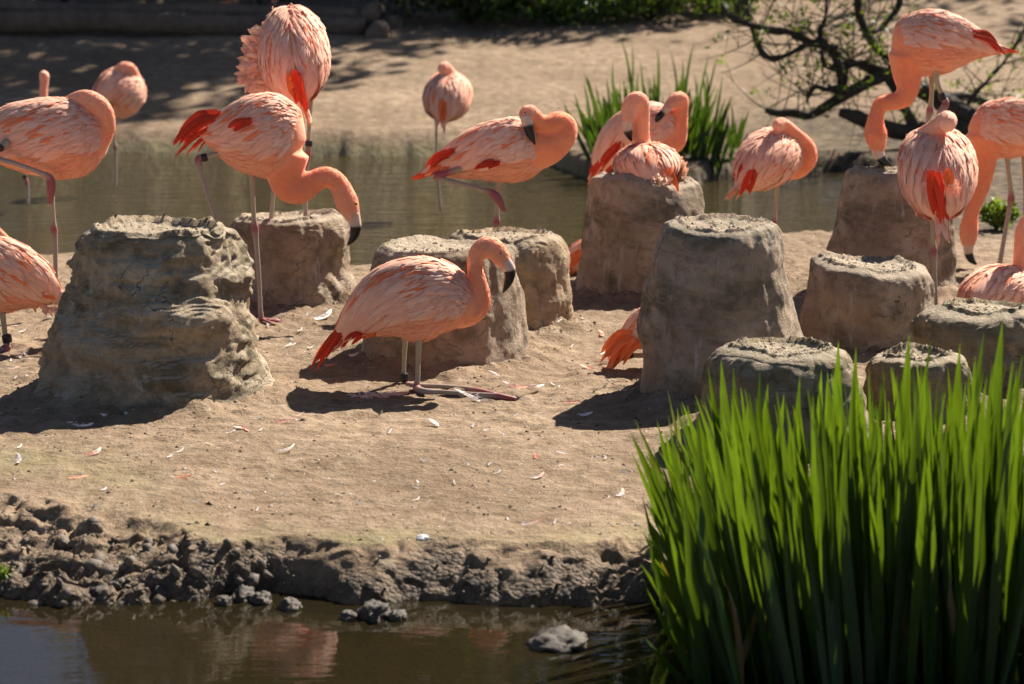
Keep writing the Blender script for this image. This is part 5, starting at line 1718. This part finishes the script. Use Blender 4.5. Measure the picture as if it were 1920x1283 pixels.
W_, P_, K_ = np.array([0.92, 0.84, 0.77]), PALE, CORAL * 0.7 + PALE * 0.3
named = [
    ('upright curled white feather beside the kneeling flamingo\'s toes', 930, 712, 46, 120, 0.3, 12, W_, W_),
    ('broad pale feather lying just beyond the kneeling flamingo\'s toes', 965, 728, 58, 170, -0.25, 16, P_, W_),
    ('curved white feather in front of the kneeling flamingo\'s shins', 880, 750, 62, 160, 0.2, 13, W_, W_),
    ('long pinkish feather lying in the kneeling flamingo\'s shadow', 722, 745, 96, 8, 0.05, 20, P_, PEACH),
    ('white downy feather on the ground in front of the kneeling flamingo', 815, 797, 34, 140, 0.2, 14, W_, W_),
    ('large fluffy white feather behind the kneeling flamingo\'s tail', 608, 596, 52, 40, 0.1, 20, W_, W_),
    ('pink feather with white down beside the crumbling mound\'s foot', 455, 806, 44, 150, 0.2, 14, P_, W_),
    ('white spiky down feather at the left edge in front of the mound shadow', 34, 866, 46, 110, 0.1, 16, W_, W_),
    ('pale peach feather in front of the crumbling mound', 178, 852, 38, 30, 0.2, 12, P_, W_),
    ('flat peach feather on the sand at lower left', 148, 898, 38, 5, 0.05, 12, P_, P_),
    ('flat pink feather on the sand, right of the peach one', 344, 898, 36, -8, 0.05, 11, P_, K_),
    ('coral feather tuft near the lying bird\'s tail', 1100, 692, 32, 150, 0.1, 12, K_, W_),
    ('upright pink feather left of the lying bird\'s tail', 1128, 628, 30, 100, 0.2, 11, P_, P_),
    ('white downy feather in front of the brown mound', 1000, 728, 46, 10, 0.1, 14, W_, W_),
    ('thin curved straw-coloured feather right of the toes', 1082, 757, 50, 10, 0.15, 5, P_, P_),
    ('upright coral feather left of the tallest mound\'s shadow', 1004, 858, 32, 95, 0.1, 8, K_, P_),
    ('orange-tipped feather in the middle of the front sand', 1012, 896, 30, 30, 0.1, 9, W_, K_),
    ('coral and white feather near the edge of the bank', 940, 1022, 22, 20, 0.1, 9, K_, W_),
    ('pale feather with orange shaft near the bank edge', 1000, 986, 44, 3, 0.05, 8, W_, K_),
    ('pink feather caught in mud near the bank edge by the irises', 1168, 1002, 50, -20, 0.1, 13, P_, K_),
    ('white feather at the foot of the irises', 1165, 928, 36, 60, 0.2, 12, W_, P_),
    ('white wisp left of the kneeling flamingo\'s shadow', 540, 846, 34, 20, 0.2, 9, W_, W_),
    ('grey-white feather lying in the crumbling mound\'s shadow', 162, 800, 36, 20, 0.25, 9, W_, W_),
    ('thin pale quill between the crumbling mound and kneeling bird', 545, 792, 60, 18, 0.05, 6, P_, W_),
    ('white feather in the tallest mound\'s shadow', 1100, 780, 26, 10, 0.1, 10, W_, W_),
    ('reddish feather in the mound shade below the kneeling bird\'s tail', 620, 690, 30, -20, 0.1, 7, RED, CORAL),
    ('upright orange feather tip stuck in mud at the waterline', 514, 1098, 26, 110, 0.1, 14, K_, P_),
    ('white feather caught on the mud lumps at the waterline', 592, 1158, 46, -30, 0.1, 14, W_, W_),
    ('pale feather beside the left edge bird\'s foot', 18, 695, 44, 0, 0.1, 10, W_, P_),
]
for i, (lb, px, py, L, a, cv, wd, cb, ct) in enumerate(named):
    fallen_feather(lb, px, py, L, a, cv, wd, cb, ct, 900 + i)
rr = random.Random(99)
for i in range(72):
    if i < 46:
        px, py = rr.uniform(20, 1180), rr.uniform(760, 1000)
    else:
        px, py = rr.choice([(rr.uniform(500, 700), rr.uniform(585, 680)), (rr.uniform(1000, 1180), rr.uniform(560, 740)), (rr.uniform(0, 60), rr.uniform(600, 730))])
    fallen_feather('tiny white down feather among many scattered on the sand', px, py, rr.uniform(11, 24), rr.uniform(0, 180), rr.uniform(-0.2, 0.3), rr.uniform(6, 11), W_, W_, 2000 + i, 0.003, 'tiny down feathers on the sand')

# grit, crumbs and shell bits
B_ = MB()
ico = np.array([[0, 0, 1], [0.9, 0, 0.1], [0.2, 0.85, 0], [-0.8, 0.4, 0.1], [-0.6, -0.7, 0], [0.4, -0.8, 0.1]])
icf = [(0, 1, 2), (0, 2, 3), (0, 3, 4), (0, 4, 5), (0, 5, 1)]
gr = np.random.default_rng(5)
n = 15000
xs = gr.uniform(-1.9, 1.9, n)
yy = 5.85 + 4.6 * gr.random(n) ** 1.3
near_m = gr.integers(0, len(mound_foot), n)
for i in range(0, n, 3):                      # crumbs fallen round the mounds
    mx, my, R = mound_foot[near_m[i]]
    a = gr.uniform(0, 6.28)
    d = R * (0.95 + 0.5 * gr.random() ** 2)
    xs[i], yy[i] = mx + math.cos(a) * d, my + math.sin(a) * d
zs, ts = ground_z(xs, yy, True)
for i in range(n):
    if ts[i] < 0.95:
        continue
    s = 0.0016 + 0.004 * gr.random() ** 4 + (0.004 if gr.random() < 0.03 else 0)
    a = gr.uniform(0, 6.28)
    ca, sa = math.cos(a), math.sin(a)
    R_ = np.array([[ca, -sa, 0], [sa, ca, 0], [0, 0, 1]])
    v = (ico * gr.uniform(0.6, 1.3, (6, 3)) * np.array([1.5, 0.9, 0.7])) @ R_.T * s + np.array([xs[i], yy[i], zs[i]])
    k = gr.random()
    c_ = (0.08, 0.055, 0.035) if k < 0.4 else ((0.27, 0.19, 0.12) if k < 0.85 else (0.62, 0.56, 0.48))
    B_.add(v, icf, c_)
obj('grit', B_.mesh('grit', M['grit'], (0, 0, 0), False), None, 'fine grit, crumbs and shell bits on the sandy island', 'grit', kind='stuff')

# clods of wet mud along the front bank
bmv = bmesh.new()
bmesh.ops.create_icosphere(bmv, subdivisions=1, radius=1)
SV = np.array([v.co[:] for v in bmv.verts])
SF = [tuple(v.index for v in f.verts) for f in bmv.faces]
bmv.free()
B_ = MB()
n = 520
cx_ = np.where(gr.random(n) < 0.86, gr.uniform(-1.2, -0.5, n), gr.uniform(-0.6, 0.42, n))
yb_, yt_ = shore_near(cx_), np.interp(cx_, ET[:, 0], ET[:, 1])
ct_ = np.where(gr.random(n) < 0.9, gr.uniform(-0.08, 0.72, n), gr.uniform(-0.5, 0, n))
cy_ = yb_ + (yt_ - yb_) * ct_
cz_, _t = ground_z(cx_, cy_, False)
cs_ = (0.002 + 0.016 * gr.random(n) ** 4) * np.where(cx_ < -0.55, 1.2, 0.5)
for i in range(n):
    s = cs_[i]
    q_, _r = np.linalg.qr(gr.normal(size=(3, 3)))
    v = (SV * gr.uniform(0.55, 1.3, (len(SV), 1)) * gr.uniform(0.55, 1.5, 3)) @ q_.T * s + np.array([cx_[i], cy_[i] - 0.004 - 0.012 * gr.random(), cz_[i] - 0.2 * s])
    B_.add(v, SF, np.ones(3) * gr.uniform(0.65, 1.2))
obj('mud_clods', B_.mesh('mud_clods', M['wet'], (0, 0, 0)), None, 'crumbled wet mud clods along the front bank', 'mud', kind='stuff')


def lump(name, label, cat, px, py, rx, ry, rz, seed, mat, z=WATER_Z, group=None):
    o = at_z(px, py, z)
    m = mpp(o[1])
    b2 = bmesh.new()
    bmesh.ops.create_icosphere(b2, subdivisions=4, radius=1)
    v = np.array([q.co[:] for q in b2.verts])
    f = [tuple(q.index for q in p.verts) for p in b2.faces]
    b2.free()
    v = v * (1 + 0.28 * fbm(v * 1.7 + seed, 3, seed)[:, None] + 0.10 * fbm(v * 6 + seed, 3, seed + 1)[:, None]) * np.array([rx, ry, rz]) * m
    me = mesh_np(name, v, f, np.ones((len(v), 3)) * (0.42 if z < -0.05 else 0.6), mat)
    obj(name, me, None, label, cat, group, loc=o + np.array([0, 0, rz * m * 0.15]))


lump('rock', 'wet dark rock poking out of the front water', 'rock', 1050, 1206, 52, 60, 22, 5, M['wet'])
cl = 'mud lumps at the waterline'
for i, (px, py, r, lb) in enumerate([(420, 1132, 16, 'small wet mud lump at the waterline, left end of the row'), (455, 1122, 24, 'wet mud lump at the waterline under the bank notch'), (490, 1128, 20, 'round wet mud lump at the waterline beside the stuck orange feather'),
                                     (545, 1140, 20, 'pale wet mud lump at the waterline before the bank middle'), (655, 1160, 16, 'small wet mud lump right of the floating white feather'), (700, 1156, 30, 'largest dark wet mud lump at the waterline'), (745, 1160, 18, 'wet mud lump at the waterline, right end of the row'),
                                     (190, 1120, 24, 'wet mud lump at the foot of the dark left bank'), (300, 1118, 22, 'wet mud lump at the foot of the left bank near the notch')]):
    lump('mud_lump', lb, 'mud', px, py, r, r * 1.3, r * 0.8, 11 + i, M['wet'], WATER_Z, cl)


def stick(label, pts, seed):
    P = []
    for px, py, dz, r in pts:
        p = ground_pt(px, py)
        p[2] += dz
        P.append(list(p) + [r * mpp(p[1])])
    q = catmull(np.array(P), len(pts) * 6)
    v, f = sweep(q[:, :3], q[:, 3], q[:, 3], (0.2, 0.2, 1), 8)
    b_ = MB()
    o = q[0, :3]
    b_.add(v, f, (0.20, 0.14, 0.09))
    obj('twig', b_.mesh('twig', M['grit'], o), None, label, 'twig', 'twigs on the bank', loc=o)


stick('dark twig sticking out of the muddy bank at the left edge', [(-30, 1092, 0.02, 5), (30, 1084, 0.02, 5), (70, 1066, 0.02, 4.5), (118, 1046, 0.02, 2.5)], 1)
stick('thin dry stalk hanging over the bank near the irises', [(1075, 1035, 0.01, 2.5), (1100, 1055, 0.02, 2.5), (1140, 1080, 0.03, 2.2), (1175, 1095, 0.03, 1.8)], 2)
stick('short pale twig beside the kneeling flamingo\'s toes', [(968, 750, 0.006, 4), (990, 743, 0.006, 3.5), (1008, 736, 0.006, 3)], 3)
stick('pinkish stick lying on the largest mud lump', [(725, 1140, 0.03, 5), (755, 1150, 0.03, 5), (785, 1160, 0.02, 4)], 4)

# straw stalks standing at the iris foot and pebble
lump('pebble', 'flat grey pebble near the edge of the bank', 'pebble', 792, 1009, 13, 16, 5, 61, M['grit'], 0.0)
